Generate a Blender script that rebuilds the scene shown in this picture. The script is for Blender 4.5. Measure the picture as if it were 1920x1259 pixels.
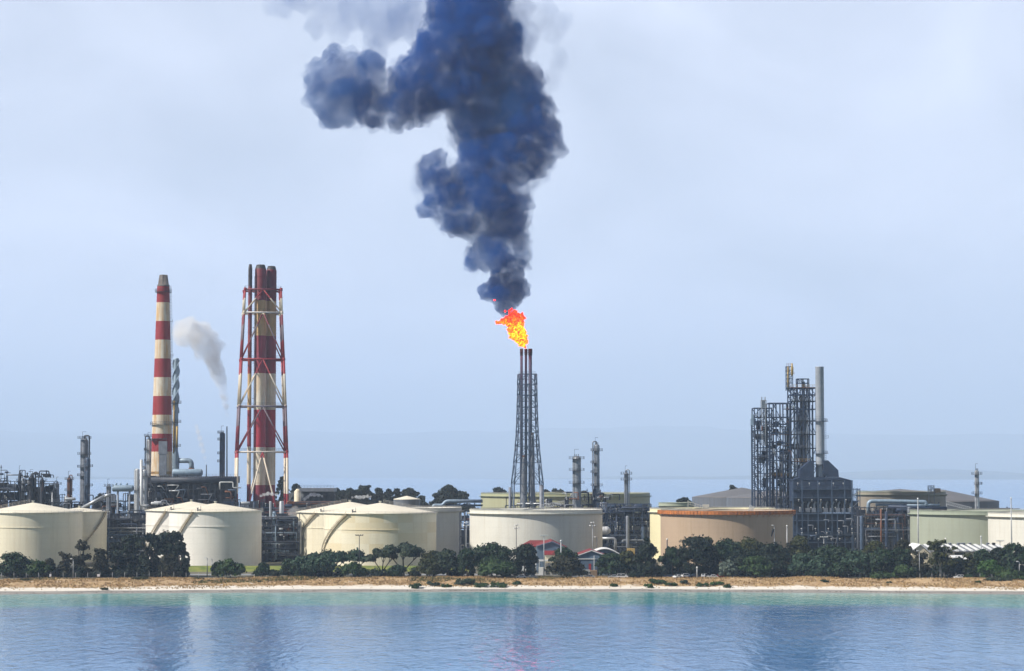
import bpy, bmesh, math, random
import numpy as np
from math import sin, cos, pi, radians, sqrt, atan2
from mathutils import Vector, noise as mnoise

SC = bpy.context.scene
COL = SC.collection
for o in list(bpy.data.objects):
    bpy.data.objects.remove(o)

# ------------------------------------------------------------------ camera
F = 4267.0            # focal length in pixels of a 1920 wide picture
H = 46.0              # eye height over the water
PITCH = math.atan((890 - 629.5) / F)
cd = bpy.data.cameras.new('camera')
cam = bpy.data.objects.new('camera', cd)
COL.objects.link(cam)
cam.location = (0, 0, H)
cam.rotation_euler = (pi / 2 + PITCH, 0, 0)
cd.sensor_width = 36
cd.lens = F * 36 / 1920
cd.clip_start = 1
cd.clip_end = 90000
SC.camera = cam

# ------------------------------------------------------------------ sky, sun, exposure
SUN_EL = radians(43)
SUN_AZ = Vector((-cos(radians(21)), -sin(radians(21)), 0))
SUN_DIR = Vector((SUN_AZ.x * cos(SUN_EL), SUN_AZ.y * cos(SUN_EL), sin(SUN_EL)))
world = bpy.data.worlds.new('World')
SC.world = world
world.use_nodes = True
nt = world.node_tree
nt.nodes.clear()
wo = nt.nodes.new('ShaderNodeOutputWorld')
bg = nt.nodes.new('ShaderNodeBackground')
sky = nt.nodes.new('ShaderNodeTexSky')
sky.sky_type = 'NISHITA'
sky.sun_disc = False
sky.sun_elevation = SUN_EL
sky.sun_rotation = atan2(SUN_DIR.x, SUN_DIR.y)
sky.altitude = 0
sky.air_density = 1.0
sky.dust_density = 0.6
sky.ozone_density = 2.0
# thin high overcast veil mixed over the clear sky
tc = nt.nodes.new('ShaderNodeTexCoord')
mp = nt.nodes.new('ShaderNodeMapping')
mp.inputs['Scale'].default_value = (3.0, 3.0, 5.5)
nz = nt.nodes.new('ShaderNodeTexNoise')
nz.inputs['Scale'].default_value = 2.2
nz.inputs['Detail'].default_value = 5
nz.inputs['Roughness'].default_value = 0.5
nz.inputs['Distortion'].default_value = 0.6
mr = nt.nodes.new('ShaderNodeMapRange')
mr.inputs['From Min'].default_value = 0.3
mr.inputs['From Max'].default_value = 0.72
mr.inputs['To Min'].default_value = 0.64
mr.inputs['To Max'].default_value = 1.0
mx = nt.nodes.new('ShaderNodeMix')
mx.data_type = 'RGBA'
mx.inputs['B'].default_value = (15.6, 16.9, 20.2, 1)
L = nt.links.new
L(tc.outputs['Generated'], mp.inputs['Vector'])
L(mp.outputs['Vector'], nz.inputs['Vector'])
L(nz.outputs['Fac'], mr.inputs['Value'])
sxyz = nt.nodes.new('ShaderNodeSeparateXYZ')
L(tc.outputs['Generated'], sxyz.inputs['Vector'])
el = nt.nodes.new('ShaderNodeMapRange')         # the veil thins out overhead
el.inputs['From Min'].default_value = 0.24
el.inputs['From Max'].default_value = 0.48
el.inputs['To Min'].default_value = 1.0
el.inputs['To Max'].default_value = 0.05
L(sxyz.outputs['Z'], el.inputs['Value'])
mm = nt.nodes.new('ShaderNodeMath')
mm.operation = 'MULTIPLY'
L(mr.outputs['Result'], mm.inputs[0])
back = nt.nodes.new('ShaderNodeMapRange')       # clearer sky over the sea behind the camera
back.inputs['From Min'].default_value = -0.3
back.inputs['From Max'].default_value = 0.5
back.inputs['To Min'].default_value = 0.05
back.inputs['To Max'].default_value = 1.0
L(sxyz.outputs['Y'], back.inputs['Value'])
m2 = nt.nodes.new('ShaderNodeMath')
m2.operation = 'MULTIPLY'
L(el.outputs['Result'], m2.inputs[0])
L(back.outputs['Result'], m2.inputs[1])
L(m2.outputs['Value'], mm.inputs[1])
L(mm.outputs['Value'], mx.inputs['Factor'])
L(sky.outputs['Color'], mx.inputs['A'])
L(mx.outputs['Result'], bg.inputs['Color'])
bg.inputs['Strength'].default_value = 0.05
L(bg.outputs['Background'], wo.inputs['Surface'])

sd = bpy.data.lights.new('sun', 'SUN')
sd.energy = 5.0
sd.angle = radians(0.53)
sd.color = (1.0, 0.94, 0.85)
sun = bpy.data.objects.new('sun', sd)
COL.objects.link(sun)
sun.rotation_euler = SUN_DIR.to_track_quat('Z', 'Y').to_euler()
sun.location = (-600, 700, 600)

SC.view_settings.view_transform = 'Standard'
SC.view_settings.look = 'None'
SC.view_settings.exposure = 0.28
SC.view_settings.gamma = 1.0
SC.render.engine = 'CYCLES'
cy = SC.cycles
cy.use_denoising = True
cy.max_bounces = 12
cy.diffuse_bounces = 2
cy.glossy_bounces = 3
cy.transmission_bounces = 2
cy.transparent_max_bounces = 6
cy.volume_bounces = 12
cy.volume_max_steps = 256
cy.volume_step_rate = 1.0
cy.caustics_reflective = False
cy.caustics_refractive = False

# ------------------------------------------------------------------ pixel to world
def Z(py, Y):
    dy = (629.5 - py) / F
    return H + Y * (sin(PITCH) + cos(PITCH) * dy) / (cos(PITCH) - sin(PITCH) * dy)

def X(px, Y, py=950):
    dy = (629.5 - py) / F
    return Y * ((px - 960) / F) / (cos(PITCH) - sin(PITCH) * dy)

def S(Y):             # metres per pixel at depth Y
    return Y / F

def P(px, py, Y):
    return Vector((X(px, Y, py), Y, Z(py, Y)))

G = 3.5               # plant ground level
RND = random.Random(7)

# ------------------------------------------------------------------ materials
MATS = {}

def newmat(name):
    m = bpy.data.materials.new(name)
    m.use_nodes = True
    MATS[name] = m
    t = m.node_tree
    return m, t, t.nodes['Principled BSDF'], t.nodes['Material Output']

def node(t, kind, **kw):
    n = t.nodes.new(kind)
    for k, v in kw.items():
        if k in n.inputs:
            n.inputs[k].default_value = v
        else:
            setattr(n, k, v)
    return n

def mixc(t, fac, a, b, blend='MIX'):
    n = t.nodes.new('ShaderNodeMix')
    n.data_type = 'RGBA'
    n.blend_type = blend
    for s, v in (('Factor', fac), ('A', a), ('B', b)):
        if hasattr(v, 'is_linked'):
            t.links.new(v, n.inputs[s])
        elif s == 'Factor':
            n.inputs[s].default_value = v
        else:
            n.inputs[s].default_value = (*v[:3], 1)
    return n.outputs['Result']

def mrange(t, val, a, b, c=0.0, d=1.0):
    n = node(t, 'ShaderNodeMapRange')
    t.links.new(val, n.inputs['Value'])
    n.inputs['From Min'].default_value = a
    n.inputs['From Max'].default_value = b
    n.inputs['To Min'].default_value = c
    n.inputs['To Max'].default_value = d
    return n.outputs['Result']

def pos_noise(t, scale, sc3=(1, 1, 1), detail=4, rough=0.55, dist=0.0, coord='pos'):
    if coord == 'pos':
        g = node(t, 'ShaderNodeNewGeometry').outputs['Position']
    else:
        g = node(t, 'ShaderNodeTexCoord').outputs['Object']
    mp = node(t, 'ShaderNodeMapping')
    mp.inputs['Scale'].default_value = sc3
    t.links.new(g, mp.inputs['Vector'])
    n = node(t, 'ShaderNodeTexNoise', Scale=scale, Detail=detail, Roughness=rough, Distortion=dist)
    t.links.new(mp.outputs['Vector'], n.inputs['Vector'])
    return n.outputs['Fac']

def plain(name, col, rough=0.6, metal=0.0, var=0.25, scale=0.4, rust=0.0, streak=True):
    """weathered painted or bare metal: mottling, run-down streaks, a little rust"""
    m, t, b, o = newmat(name)
    b.inputs['Roughness'].default_value = rough
    b.inputs['Metallic'].default_value = metal
    f = mrange(t, pos_noise(t, scale), 0.3, 0.7)
    c = mixc(t, f, [v * (1 - var) for v in col], [min(1, v * (1 + var)) for v in col])
    if streak:
        s = mrange(t, pos_noise(t, 1.0, (1.2, 1.2, 0.06), 3), 0.5, 0.75, 0.0, 0.45)
        c = mixc(t, s, c, [v * 0.55 for v in col])
    if rust:
        r = mrange(t, pos_noise(t, 0.5, (1, 1, 0.25), 5, 0.65), 0.66 - rust * 0.35, 0.82 - rust * 0.3)
        c = mixc(t, r, c, (0.20, 0.07, 0.025))
    t.links.new(c, b.inputs['Base Color'])
    return m

def tank_mat(name, col, rough=0.55, stain=0.5, patch=0.0):
    m, t, b, o = newmat(name)
    b.inputs['Roughness'].default_value = rough
    f = mrange(t, pos_noise(t, 0.09, (1, 1, 1), 4), 0.3, 0.7)
    c = mixc(t, f, [v * 0.94 for v in col], [min(0.9, v * 1.05) for v in col])
    s = mrange(t, pos_noise(t, 1.0, (0.8, 0.8, 0.035), 4, 0.6), 0.48, 0.74, 0.0, stain)
    c = mixc(t, s, c, [v * k for v, k in zip(col, (0.72, 0.66, 0.56))])
    # horizontal course seams every 2.4 m, vertical plate seams come from the brick pattern
    pz = node(t, 'ShaderNodeSeparateXYZ')
    t.links.new(node(t, 'ShaderNodeNewGeometry').outputs['Position'], pz.inputs['Vector'])
    mm = node(t, 'ShaderNodeMath', operation='PINGPONG')
    mm.inputs[1].default_value = 1.2
    t.links.new(pz.outputs['Z'], mm.inputs[0])
    line = mrange(t, mm.outputs['Value'], 0.0, 0.10, 0.22, 0.0)
    c = mixc(t, line, c, [v * 0.5 for v in col])
    if patch:
        sn = node(t, 'ShaderNodeVectorMath', operation='SNAP')
        sn.inputs[1].default_value = (6.5, 1000, 4.8)
        t.links.new(node(t, 'ShaderNodeNewGeometry').outputs['Position'], sn.inputs[0])
        wn = node(t, 'ShaderNodeTexWhiteNoise'); wn.noise_dimensions = '3D'
        t.links.new(sn.outputs['Vector'], wn.inputs['Vector'])
        pc = mrange(t, wn.outputs['Value'], 0.45, 1.0, 0, patch)
        c = mixc(t, pc, c, [v * k for v, k in zip(col, (0.84, 0.76, 0.60))])
    t.links.new(c, b.inputs['Base Color'])
    return m

def band_mat(name, stops, stain_on=True, rough=0.6, stain_amt=1.0):
    """paint bands by height: stops = [(z_low, colour)], from the bottom up; rust streaks below"""
    m, t, b, o = newmat(name)
    b.inputs['Roughness'].default_value = rough
    sx = node(t, 'ShaderNodeSeparateXYZ')
    t.links.new(node(t, 'ShaderNodeNewGeometry').outputs['Position'], sx.inputs['Vector'])
    z0, z1 = stops[0][0] - 1, stops[-1][0] + 1
    r = node(t, 'ShaderNodeValToRGB')
    r.color_ramp.interpolation = 'CONSTANT'
    t.links.new(mrange(t, sx.outputs['Z'], z0, z1), r.inputs['Fac'])
    els = r.color_ramp.elements
    while len(els) < len(stops):
        els.new(0.5)
    for e, (z, c) in zip(els, stops):
        e.position = (z - z0) / (z1 - z0)
        e.color = (*c, 1)
    c = r.outputs['Color']
    f = mrange(t, pos_noise(t, 0.35), 0.3, 0.7, 0.0, 0.30)
    c = mixc(t, f, c, mixc(t, 1.0, c, (0.62, 0.55, 0.55), 'MULTIPLY'))
    if stain_on:
        s = mrange(t, pos_noise(t, 1.0, (0.55, 0.55, 0.06), 5, 0.65), 0.42, 0.68, 0.0, 0.9 * stain_amt)
        c = mixc(t, s, c, mixc(t, 1.0, c, (0.76, 0.45, 0.13), 'MULTIPLY'))
        s2 = mrange(t, pos_noise(t, 0.9, (1, 1, 0.16), 5, 0.7), 0.66, 0.78, 0.0, 0.8)
        c = mixc(t, s2, c, (0.16, 0.07, 0.035))
    t.links.new(c, b.inputs['Base Color'])
    return m

def leaf_mat(name, a, bcol, rough=0.65):
    m, t, b, o = newmat(name)
    b.inputs['Roughness'].default_value = rough
    g = node(t, 'ShaderNodeNewGeometry')
    c = mixc(t, g.outputs['Random Per Island'], a, bcol)
    f = mrange(t, pos_noise(t, 0.28, detail=3), 0.35, 0.65, 0.0, 0.6)
    c = mixc(t, f, c, [v * 0.6 for v in a])
    t.links.new(c, b.inputs['Base Color'])
    b.inputs['Specular IOR Level'].default_value = 0.25
    return m

# tanks
plain('railing_steel', (0.42, 0.40, 0.36), 0.6, 0.0, 0.15)
tank_mat('cream_paint', (0.83, 0.765, 0.585), stain=0.35)
tank_mat('white_paint', (0.84, 0.81, 0.745), stain=0.3)
tank_mat('patched_cream_paint', (0.84, 0.775, 0.60), stain=0.35, patch=0.8)
tank_mat('yellow_cream_paint', (0.80, 0.74, 0.47), stain=0.25)
tank_mat('pale_grey_paint', (0.72, 0.70, 0.63), stain=0.35)
tank_mat('tan_paint', (0.47, 0.35, 0.245), stain=0.5)
tank_mat('sage_green_paint', (0.36, 0.39, 0.31), stain=0.4)
tank_mat('khaki_green_paint', (0.40, 0.40, 0.25), stain=0.4)
tank_mat('taupe_paint', (0.28, 0.245, 0.195), stain=0.4)
tank_mat('old_grey_paint', (0.13, 0.145, 0.175), stain=0.8)
tank_mat('roof_cream', (0.85, 0.78, 0.62), stain=0.2)
tank_mat('roof_grey', (0.15, 0.145, 0.15), stain=0.5)
plain('rust_orange', (0.50, 0.17, 0.04), 0.8, 0, 0.35, 0.5, rust=0.5)
plain('pale_trim', (0.66, 0.65, 0.56), 0.6, 0, 0.12)
plain('green_trim', (0.36, 0.42, 0.31), 0.6, 0, 0.15)
plain('stair_tan', (0.30, 0.25, 0.16), 0.7, 0, 0.2)
# steel
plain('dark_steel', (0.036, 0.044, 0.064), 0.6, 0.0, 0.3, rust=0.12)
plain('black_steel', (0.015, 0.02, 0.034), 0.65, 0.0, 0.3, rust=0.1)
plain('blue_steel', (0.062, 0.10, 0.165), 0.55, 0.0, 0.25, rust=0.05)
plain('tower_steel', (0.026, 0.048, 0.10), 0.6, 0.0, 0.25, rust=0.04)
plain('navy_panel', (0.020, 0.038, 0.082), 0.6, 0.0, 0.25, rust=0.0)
plain('mid_grey_steel', (0.20, 0.22, 0.26), 0.5, 0.0, 0.25, rust=0.05)
plain('silver_cladding', (0.46, 0.48, 0.50), 0.4, 0.35, 0.15)
plain('stack_grey', (0.36, 0.39, 0.43), 0.45, 0.1, 0.12)
plain('mid_silver', (0.27, 0.30, 0.34), 0.4, 0.3, 0.2)
plain('bright_cladding', (0.62, 0.63, 0.63), 0.4, 0.2, 0.12)
plain('soft_blue_cladding', (0.27, 0.36, 0.45), 0.5, 0.1, 0.2)
plain('rusty_pipe', (0.19, 0.085, 0.05), 0.8, 0, 0.35, rust=0.45)
plain('ochre_paint', (0.50, 0.34, 0.11), 0.7, 0, 0.2)
plain('maroon_paint', (0.07, 0.02, 0.025), 0.7, 0, 0.25)
plain('soot', (0.008, 0.009, 0.012), 0.85, 0, 0.3)
plain('sooty_grey', (0.15, 0.13, 0.12), 0.8, 0, 0.3, rust=0.1)
plain('lamp_white', (0.8, 0.8, 0.78), 0.4, 0, 0.05, streak=False)
plain('pole_grey', (0.38, 0.39, 0.40), 0.5, 0.2, 0.15)
plain('pole_dark', (0.06, 0.06, 0.07), 0.6, 0, 0.15)
plain('bark', (0.085, 0.065, 0.05), 0.9, 0, 0.3, 1.0)
plain('pale_bark', (0.45, 0.42, 0.37), 0.8, 0, 0.3, 1.0)
plain('red_roof', (0.21, 0.018, 0.018), 0.55, 0, 0.15)
plain('shed_blue', (0.13, 0.19, 0.27), 0.55, 0, 0.12)
plain('shed_cream', (0.72, 0.64, 0.47), 0.6, 0, 0.1)
plain('shed_white', (0.80, 0.80, 0.78), 0.55, 0, 0.06)
plain('shed_grey', (0.40, 0.41, 0.42), 0.6, 0, 0.12)
plain('roof_sheet_grey', (0.20, 0.21, 0.23), 0.6, 0, 0.15)
plain('timber', (0.34, 0.23, 0.14), 0.8, 0, 0.25)
plain('red_paint', (0.42, 0.035, 0.03), 0.5, 0, 0.1)
plain('concrete', (0.42, 0.40, 0.37), 0.85, 0, 0.15)
plain('tyre_black', (0.02, 0.02, 0.02), 0.85, 0, 0.1, streak=False)
plain('sign_white', (0.75, 0.73, 0.75), 0.5, 0, 0.05, streak=False)
for nm, c in (('car_white', (0.78, 0.78, 0.78)), ('car_silver', (0.40, 0.42, 0.45)), ('car_navy', (0.03, 0.05, 0.10)),
              ('car_red', (0.42, 0.02, 0.03)), ('car_grey', (0.14, 0.15, 0.17))):
    m, t, b, o = newmat(nm)
    b.inputs['Base Color'].default_value = (*c, 1)
    b.inputs['Roughness'].default_value = 0.25
    b.inputs['Coat Weight'].default_value = 0.6
m, t, b, o = newmat('window_glass')
b.inputs['Base Color'].default_value = (0.012, 0.018, 0.025, 1)
b.inputs['Roughness'].default_value = 0.08

def M(n):
    return MATS[n]

# ------------------------------------------------------------------ mesh builder
ORIG = {}

class MB:
    def __init__(self):
        self.v, self.f, self.s = [], [], []

    def add(self, vs, fs, smooth=False):
        b = len(self.v)
        self.v.extend([tuple(p) for p in vs])
        self.f.extend([tuple(i + b for i in f) for f in fs])
        self.s.extend([smooth] * len(fs))
        return self

    def box(self, x0, x1, y0, y1, z0, z1):
        vs = [(x, y, z) for z in (z0, z1) for y in (y0, y1) for x in (x0, x1)]
        return self.add(vs, [(0, 2, 3, 1), (4, 5, 7, 6), (0, 1, 5, 4), (2, 6, 7, 3), (0, 4, 6, 2), (1, 3, 7, 5)])

    def prism(self, poly, y0, y1):      # poly = [(x, z)], extruded along y
        n = len(poly)
        vs = [(x, y0, z) for x, z in poly] + [(x, y1, z) for x, z in poly]
        fs = [tuple(range(n)), tuple(range(2 * n - 1, n - 1, -1))]
        fs += [(i, i + n, (i + 1) % n + n, (i + 1) % n) for i in range(n)]
        return self.add(vs, fs)

    def bar(self, p, q, w, h=None):
        p, q = Vector(p), Vector(q)
        h = h or w
        d = q - p
        if d.length < 1e-6:
            return self
        d.normalize()
        up = Vector((0, 0, 1)) if abs(d.z) < 0.95 else Vector((0, 1, 0))
        a = d.cross(up).normalized() * (w / 2)
        c = d.cross(a).normalized() * (h / 2)
        vs = [p - a - c, p + a - c, p + a + c, p - a + c, q - a - c, q + a - c, q + a + c, q - a + c]
        return self.add(vs, [(0, 1, 2, 3), (7, 6, 5, 4), (0, 4, 5, 1), (1, 5, 6, 2), (2, 6, 7, 3), (3, 7, 4, 0)])

    def tube(self, pts, r, n=8, caps=True, radii=None):
        pts = [Vector(p) for p in pts]
        m = len(pts)
        base = len(self.v)
        prev = None
        for i, p in enumerate(pts):
            d = (pts[min(i + 1, m - 1)] - pts[max(i - 1, 0)]).normalized()
            if prev is None:
                up = Vector((0, 0, 1)) if abs(d.z) < 0.9 else Vector((1, 0, 0))
                a = d.cross(up).normalized()
            else:
                a = (prev - d * prev.dot(d)).normalized()
            prev = a
            c = d.cross(a)
            rr = radii[i] if radii else r
            for k in range(n):
                th = 2 * pi * k / n
                self.v.append(tuple(p + a * (rr * cos(th)) + c * (rr * sin(th))))
        for i in range(m - 1):
            for k in range(n):
                k2 = (k + 1) % n
                self.f.append((base + i * n + k, base + i * n + k2, base + (i + 1) * n + k2, base + (i + 1) * n + k))
                self.s.append(True)
        if caps:
            self.f.append(tuple(base + k for k in range(n - 1, -1, -1)))
            self.f.append(tuple(base + (m - 1) * n + k for k in range(n)))
            self.s += [False, False]
        return self

    def cyl(self, p, q, r0, r1=None, n=12, caps=True):
        return self.tube([p, q], r0, n, caps, [r0, r0 if r1 is None else r1])

    def pipe(self, pts, r, n=8):
        """pipe with rounded elbows"""
        pts = [Vector(p) for p in pts]
        out = [pts[0]]
        for i in range(1, len(pts) - 1):
            a, b, c = pts[i - 1], pts[i], pts[i + 1]
            rr = min(2.2 * r, (a - b).length * 0.45, (c - b).length * 0.45)
            u, w = (a - b).normalized(), (c - b).normalized()
            for k in range(5):
                s = k / 4
                out.append((b + u * rr) * (1 - s) ** 2 + b * 2 * s * (1 - s) + (b + w * rr) * s ** 2)
        out.append(pts[-1])
        return self.tube(out, r, n)

    def lathe(self, cx, cy, prof, n=48, smooth=True, a0=0.0, a1=2 * pi):
        full = abs(a1 - a0 - 2 * pi) < 1e-6
        m = n if full else n + 1
        base = len(self.v)
        for r, z in prof:
            for k in range(m):
                th = a0 + (a1 - a0) * k / n
                self.v.append((cx + r * cos(th), cy + r * sin(th), z))
        for i in range(len(prof) - 1):
            for k in range(n):
                k2 = (k + 1) % m if full else k + 1
                a, b, c, d = base + i * m + k, base + i * m + k2, base + (i + 1) * m + k2, base + (i + 1) * m + k
                if prof[i][0] < 1e-6:
                    self.f.append((a, c, d))
                elif prof[i + 1][0] < 1e-6:
                    self.f.append((a, b, d))
                else:
                    self.f.append((a, b, c, d))
                self.s.append(smooth)
        return self

    def ringplate(self, cx, cy, r0, r1, z0, z1, n=48):
        return self.lathe(cx, cy, [(r0, z0), (r1, z0), (r1, z1), (r0, z1), (r0, z0)], n, False)

    def rail(self, cx, cy, r, z, h=1.1, posts=12, t=0.05, n=24, a0=0.0, a1=2 * pi):
        for zz in (z + h, z + h * 0.5):
            pts = [(cx + r * cos(a0 + (a1 - a0) * k / n), cy + r * sin(a0 + (a1 - a0) * k / n), zz) for k in range(n + 1)]
            for a, b in zip(pts, pts[1:]):
                self.bar(a, b, t)
        for k in range(posts):
            th = a0 + (a1 - a0) * k / posts
            self.bar((cx + r * cos(th), cy + r * sin(th), z), (cx + r * cos(th), cy + r * sin(th), z + h), t)
        return self

    def drum(self, p, q, r, n=16):
        """pressure vessel with dished ends"""
        p, q = Vector(p), Vector(q)
        d = (q - p).normalized()
        pts, rad = [], []
        for k in range(5):
            a = pi / 2 * k / 4
            pts.append(p - d * (r * 0.5 * cos(a))); rad.append(max(0.02, r * sin(a)))
        for k in range(4, -1, -1):
            a = pi / 2 * k / 4
            pts.append(q + d * (r * 0.5 * cos(a))); rad.append(max(0.02, r * sin(a)))
        return self.tube(pts, r, n, True, rad)

    def build(self, name, mat, parent=None):
        me = bpy.data.meshes.new(name)
        o = bpy.data.objects.new(name, me)
        COL.objects.link(o)
        off = Vector((0, 0, 0))
        if parent is not None:
            off = ORIG[parent.name]
            o.parent = parent
            ORIG[o.name] = off
        else:
            ORIG[o.name] = off
        if off.length:
            vs = [(x - off.x, y - off.y, z - off.z) for x, y, z in self.v]
        else:
            vs = self.v
        me.from_pydata(vs, [], self.f)
        me.polygons.foreach_set('use_smooth', self.s)
        me.materials.append(M(mat) if isinstance(mat, str) else mat)
        me.update()
        return o

def tag(o, label=None, cat=None, group=None, kind=None):
    if label: o['label'] = label
    if cat: o['category'] = cat
    if group: o['group'] = group
    if kind: o['kind'] = kind
    return o

def thing(name, label, cat, loc, group=None):
    o = bpy.data.objects.new(name, None)
    o.empty_display_size = 0.5
    COL.objects.link(o)
    o.location = loc
    ORIG[o.name] = Vector(loc)
    return tag(o, label, cat, group, 'thing')

def npmesh(name, verts, faces_flat, nper, mat, parent=None, smooth=False):
    """fast mesh from arrays: faces_flat (n, nper)"""
    me = bpy.data.meshes.new(name)
    o = bpy.data.objects.new(name, me)
    COL.objects.link(o)
    off = Vector((0, 0, 0))
    if parent is not None:
        off = ORIG[parent.name]
        o.parent = parent
    ORIG[o.name] = off
    verts = np.asarray(verts, dtype=np.float32) - np.array(off, dtype=np.float32)
    nf = len(faces_flat)
    me.vertices.add(len(verts))
    me.vertices.foreach_set('co', verts.ravel())
    me.loops.add(nf * nper)
    me.loops.foreach_set('vertex_index', np.asarray(faces_flat, dtype=np.int32).ravel())
    me.polygons.add(nf)
    me.polygons.foreach_set('loop_start', np.arange(0, nf * nper, nper, dtype=np.int32))
    me.polygons.foreach_set('use_smooth', np.full(nf, smooth))
    me.update(calc_edges=True)
    me.validate()
    me.materials.append(M(mat) if isinstance(mat, str) else mat)
    return o

# ================================================================== SETTING
def shore(x):
    return 896.5 - 5e-4 * min(x * x, 62500)

PROF_D = [-8, 0, 4, 8, 14, 20, 26, 34, 40, 52]
PROF_Z = [-0.7, 0.0, 0.12, 0.45, 1.05, 1.75, 2.65, 3.75, 3.75, 3.5]

def terrain(x, d):
    z = float(np.interp(d, PROF_D, PROF_Z))
    if d > 12 and d < 51:
        k = min(1, (d - 12) / 8) * min(1, (51 - d) / 6)
        z += k * (0.75 * mnoise.noise((x * 0.045, d * 0.09, 3.1)) + 0.4 * mnoise.noise((x * 0.16, d * 0.22, 8.0)) + 0.18 * mnoise.noise((x * 0.5, d * 0.6, 1.0)))
    elif 0 < d <= 12:
        z += (0.05 * mnoise.noise((x * 0.1, d * 0.3, 5.0)) + 0.13 * mnoise.noise((x * 0.03, d * 0.05, 9.0))) * min(1, d / 2)
    return z

def ground_z(x, Y):
    return terrain(x, Y - shore(x)) if Y - shore(x) < 51 else G

# --- sea: one sheet to the far shore
m, t, b, o = newmat('sea_water')
gp = node(t, 'ShaderNodeNewGeometry').outputs['Position']
sp = node(t, 'ShaderNodeSeparateXYZ'); t.links.new(gp, sp.inputs['Vector'])
x2 = node(t, 'ShaderNodeMath', operation='MULTIPLY'); t.links.new(sp.outputs['X'], x2.inputs[0]); t.links.new(sp.outputs['X'], x2.inputs[1])
x3 = node(t, 'ShaderNodeMath', operation='MULTIPLY_ADD'); t.links.new(x2.outputs[0], x3.inputs[0]); x3.inputs[1].default_value = 5e-4; t.links.new(sp.outputs['Y'], x3.inputs[2])
wob = node(t, 'ShaderNodeMath', operation='MULTIPLY_ADD')
t.links.new(pos_noise(t, 0.012, (1, 0.5, 1), 4), wob.inputs[0]); wob.inputs[1].default_value = 55; t.links.new(x3.outputs[0], wob.inputs[2])
shal = mrange(t, wob.outputs[0], 825, 848)               # 1 over the pale sand shelf
past = mrange(t, sp.outputs['Y'], 1000, 1010, 1, 0)
sh = node(t, 'ShaderNodeMath', operation='MULTIPLY'); t.links.new(shal, sh.inputs[0]); t.links.new(past, sh.inputs[1])
deepc = mixc(t, mrange(t, pos_noise(t, 0.01, (0.6, 0.35, 1), 3), 0.35, 0.65), (0.003, 0.14, 0.38), (0.008, 0.20, 0.48))
shelf = mixc(t, mrange(t, pos_noise(t, 0.03, (1, 0.3, 1), 4), 0.35, 0.7), (0.03, 0.32, 0.38), (0.09, 0.46, 0.48))
t.links.new(mixc(t, sh.outputs[0], deepc, shelf), b.inputs['Base Color'])
b.inputs['Roughness'].default_value = 0.09
b.inputs['IOR'].default_value = 1.33
b.inputs['Specular IOR Level'].default_value = 0.38
gust = mrange(t, pos_noise(t, 0.012, (0.5, 0.35, 1), 4), 0.38, 0.62, 0.35, 1.0)
calm = node(t, 'ShaderNodeMath', operation='MULTIPLY'); t.links.new(gust, calm.inputs[0])
t.links.new(mrange(t, sh.outputs[0], 0, 1, 1.0, 0.75), calm.inputs[1])
bump1 = node(t, 'ShaderNodeBump'); bump1.inputs['Distance'].default_value = 0.62
t.links.new(calm.outputs[0], bump1.inputs['Strength'])
t.links.new(pos_noise(t, 0.26, (1.0, 0.34, 1), 2.0, 0.55, 0.7), bump1.inputs['Height'])
bump = node(t, 'ShaderNodeBump'); bump.inputs['Distance'].default_value = 0.22
t.links.new(calm.outputs[0], bump.inputs['Strength'])
t.links.new(pos_noise(t, 0.42, (1.0, 0.8, 1), 4, 0.6, 0.5), bump.inputs['Height'])
t.links.new(bump1.outputs['Normal'], bump.inputs['Normal'])
t.links.new(bump.outputs['Normal'], b.inputs['Normal'])
mb = MB()
xs = [-16800, -4000, -700, 0, 700, 4000, 16800]
ys = [-55, 300, 600, 900, 1800, 6000, 20000, 61500]
mb.add([(x, y, 0) for y in ys for x in xs], [(j * 7 + i, j * 7 + i + 1, j * 7 + i + 8, j * 7 + i + 7) for j in range(7) for i in range(6)])
tag(mb.build('sea', 'sea_water'), kind='structure')

# --- beach, dune, plant ground
m, t, b, o = newmat('shore_sand')
at = node(t, 'ShaderNodeAttribute', attribute_name='inland')
n1 = pos_noise(t, 0.07, (1, 2, 1), 5, 0.65)
dd = node(t, 'ShaderNodeMath', operation='MULTIPLY_ADD'); t.links.new(n1, dd.inputs[0]); dd.inputs[1].default_value = 14; t.links.new(at.outputs['Fac'], dd.inputs[2])
sand = mixc(t, mrange(t, pos_noise(t, 0.6), 0.3, 0.7), (0.70, 0.63, 0.53), (0.80, 0.75, 0.67))
wet = mixc(t, mrange(t, pos_noise(t, 0.25, (0.3, 1.2, 1)), 0.35, 0.65), (0.22, 0.20, 0.18), (0.33, 0.30, 0.27))
wf = node(t, 'ShaderNodeMath', operation='MULTIPLY_ADD'); t.links.new(pos_noise(t, 0.03), wf.inputs[0]); wf.inputs[1].default_value = 3; t.links.new(at.outputs['Fac'], wf.inputs[2])
c = mixc(t, mrange(t, wf.outputs[0], 11.5, 12.5), wet, sand)
grass = mixc(t, mrange(t, pos_noise(t, 0.35, detail=6, rough=0.7), 0.35, 0.65), (0.33, 0.20, 0.10), (0.52, 0.37, 0.20))
gsel = mixc(t, mrange(t, pos_noise(t, 0.2, (1, 1.6, 1), 6, 0.7), 0.62, 0.68), grass, sand)
c = mixc(t, mrange(t, dd.outputs[0], 24.5, 27.5), c, gsel)
t.links.new(c, b.inputs['Base Color'])
b.inputs['Roughness'].default_value = 0.9
m, t, b, o = newmat('plant_soil')
c = mixc(t, mrange(t, pos_noise(t, 0.05, detail=5), 0.4, 0.6), (0.10, 0.095, 0.06), (0.17, 0.15, 0.10))
t.links.new(c, b.inputs['Base Color']); b.inputs['Roughness'].default_value = 0.95

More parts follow.
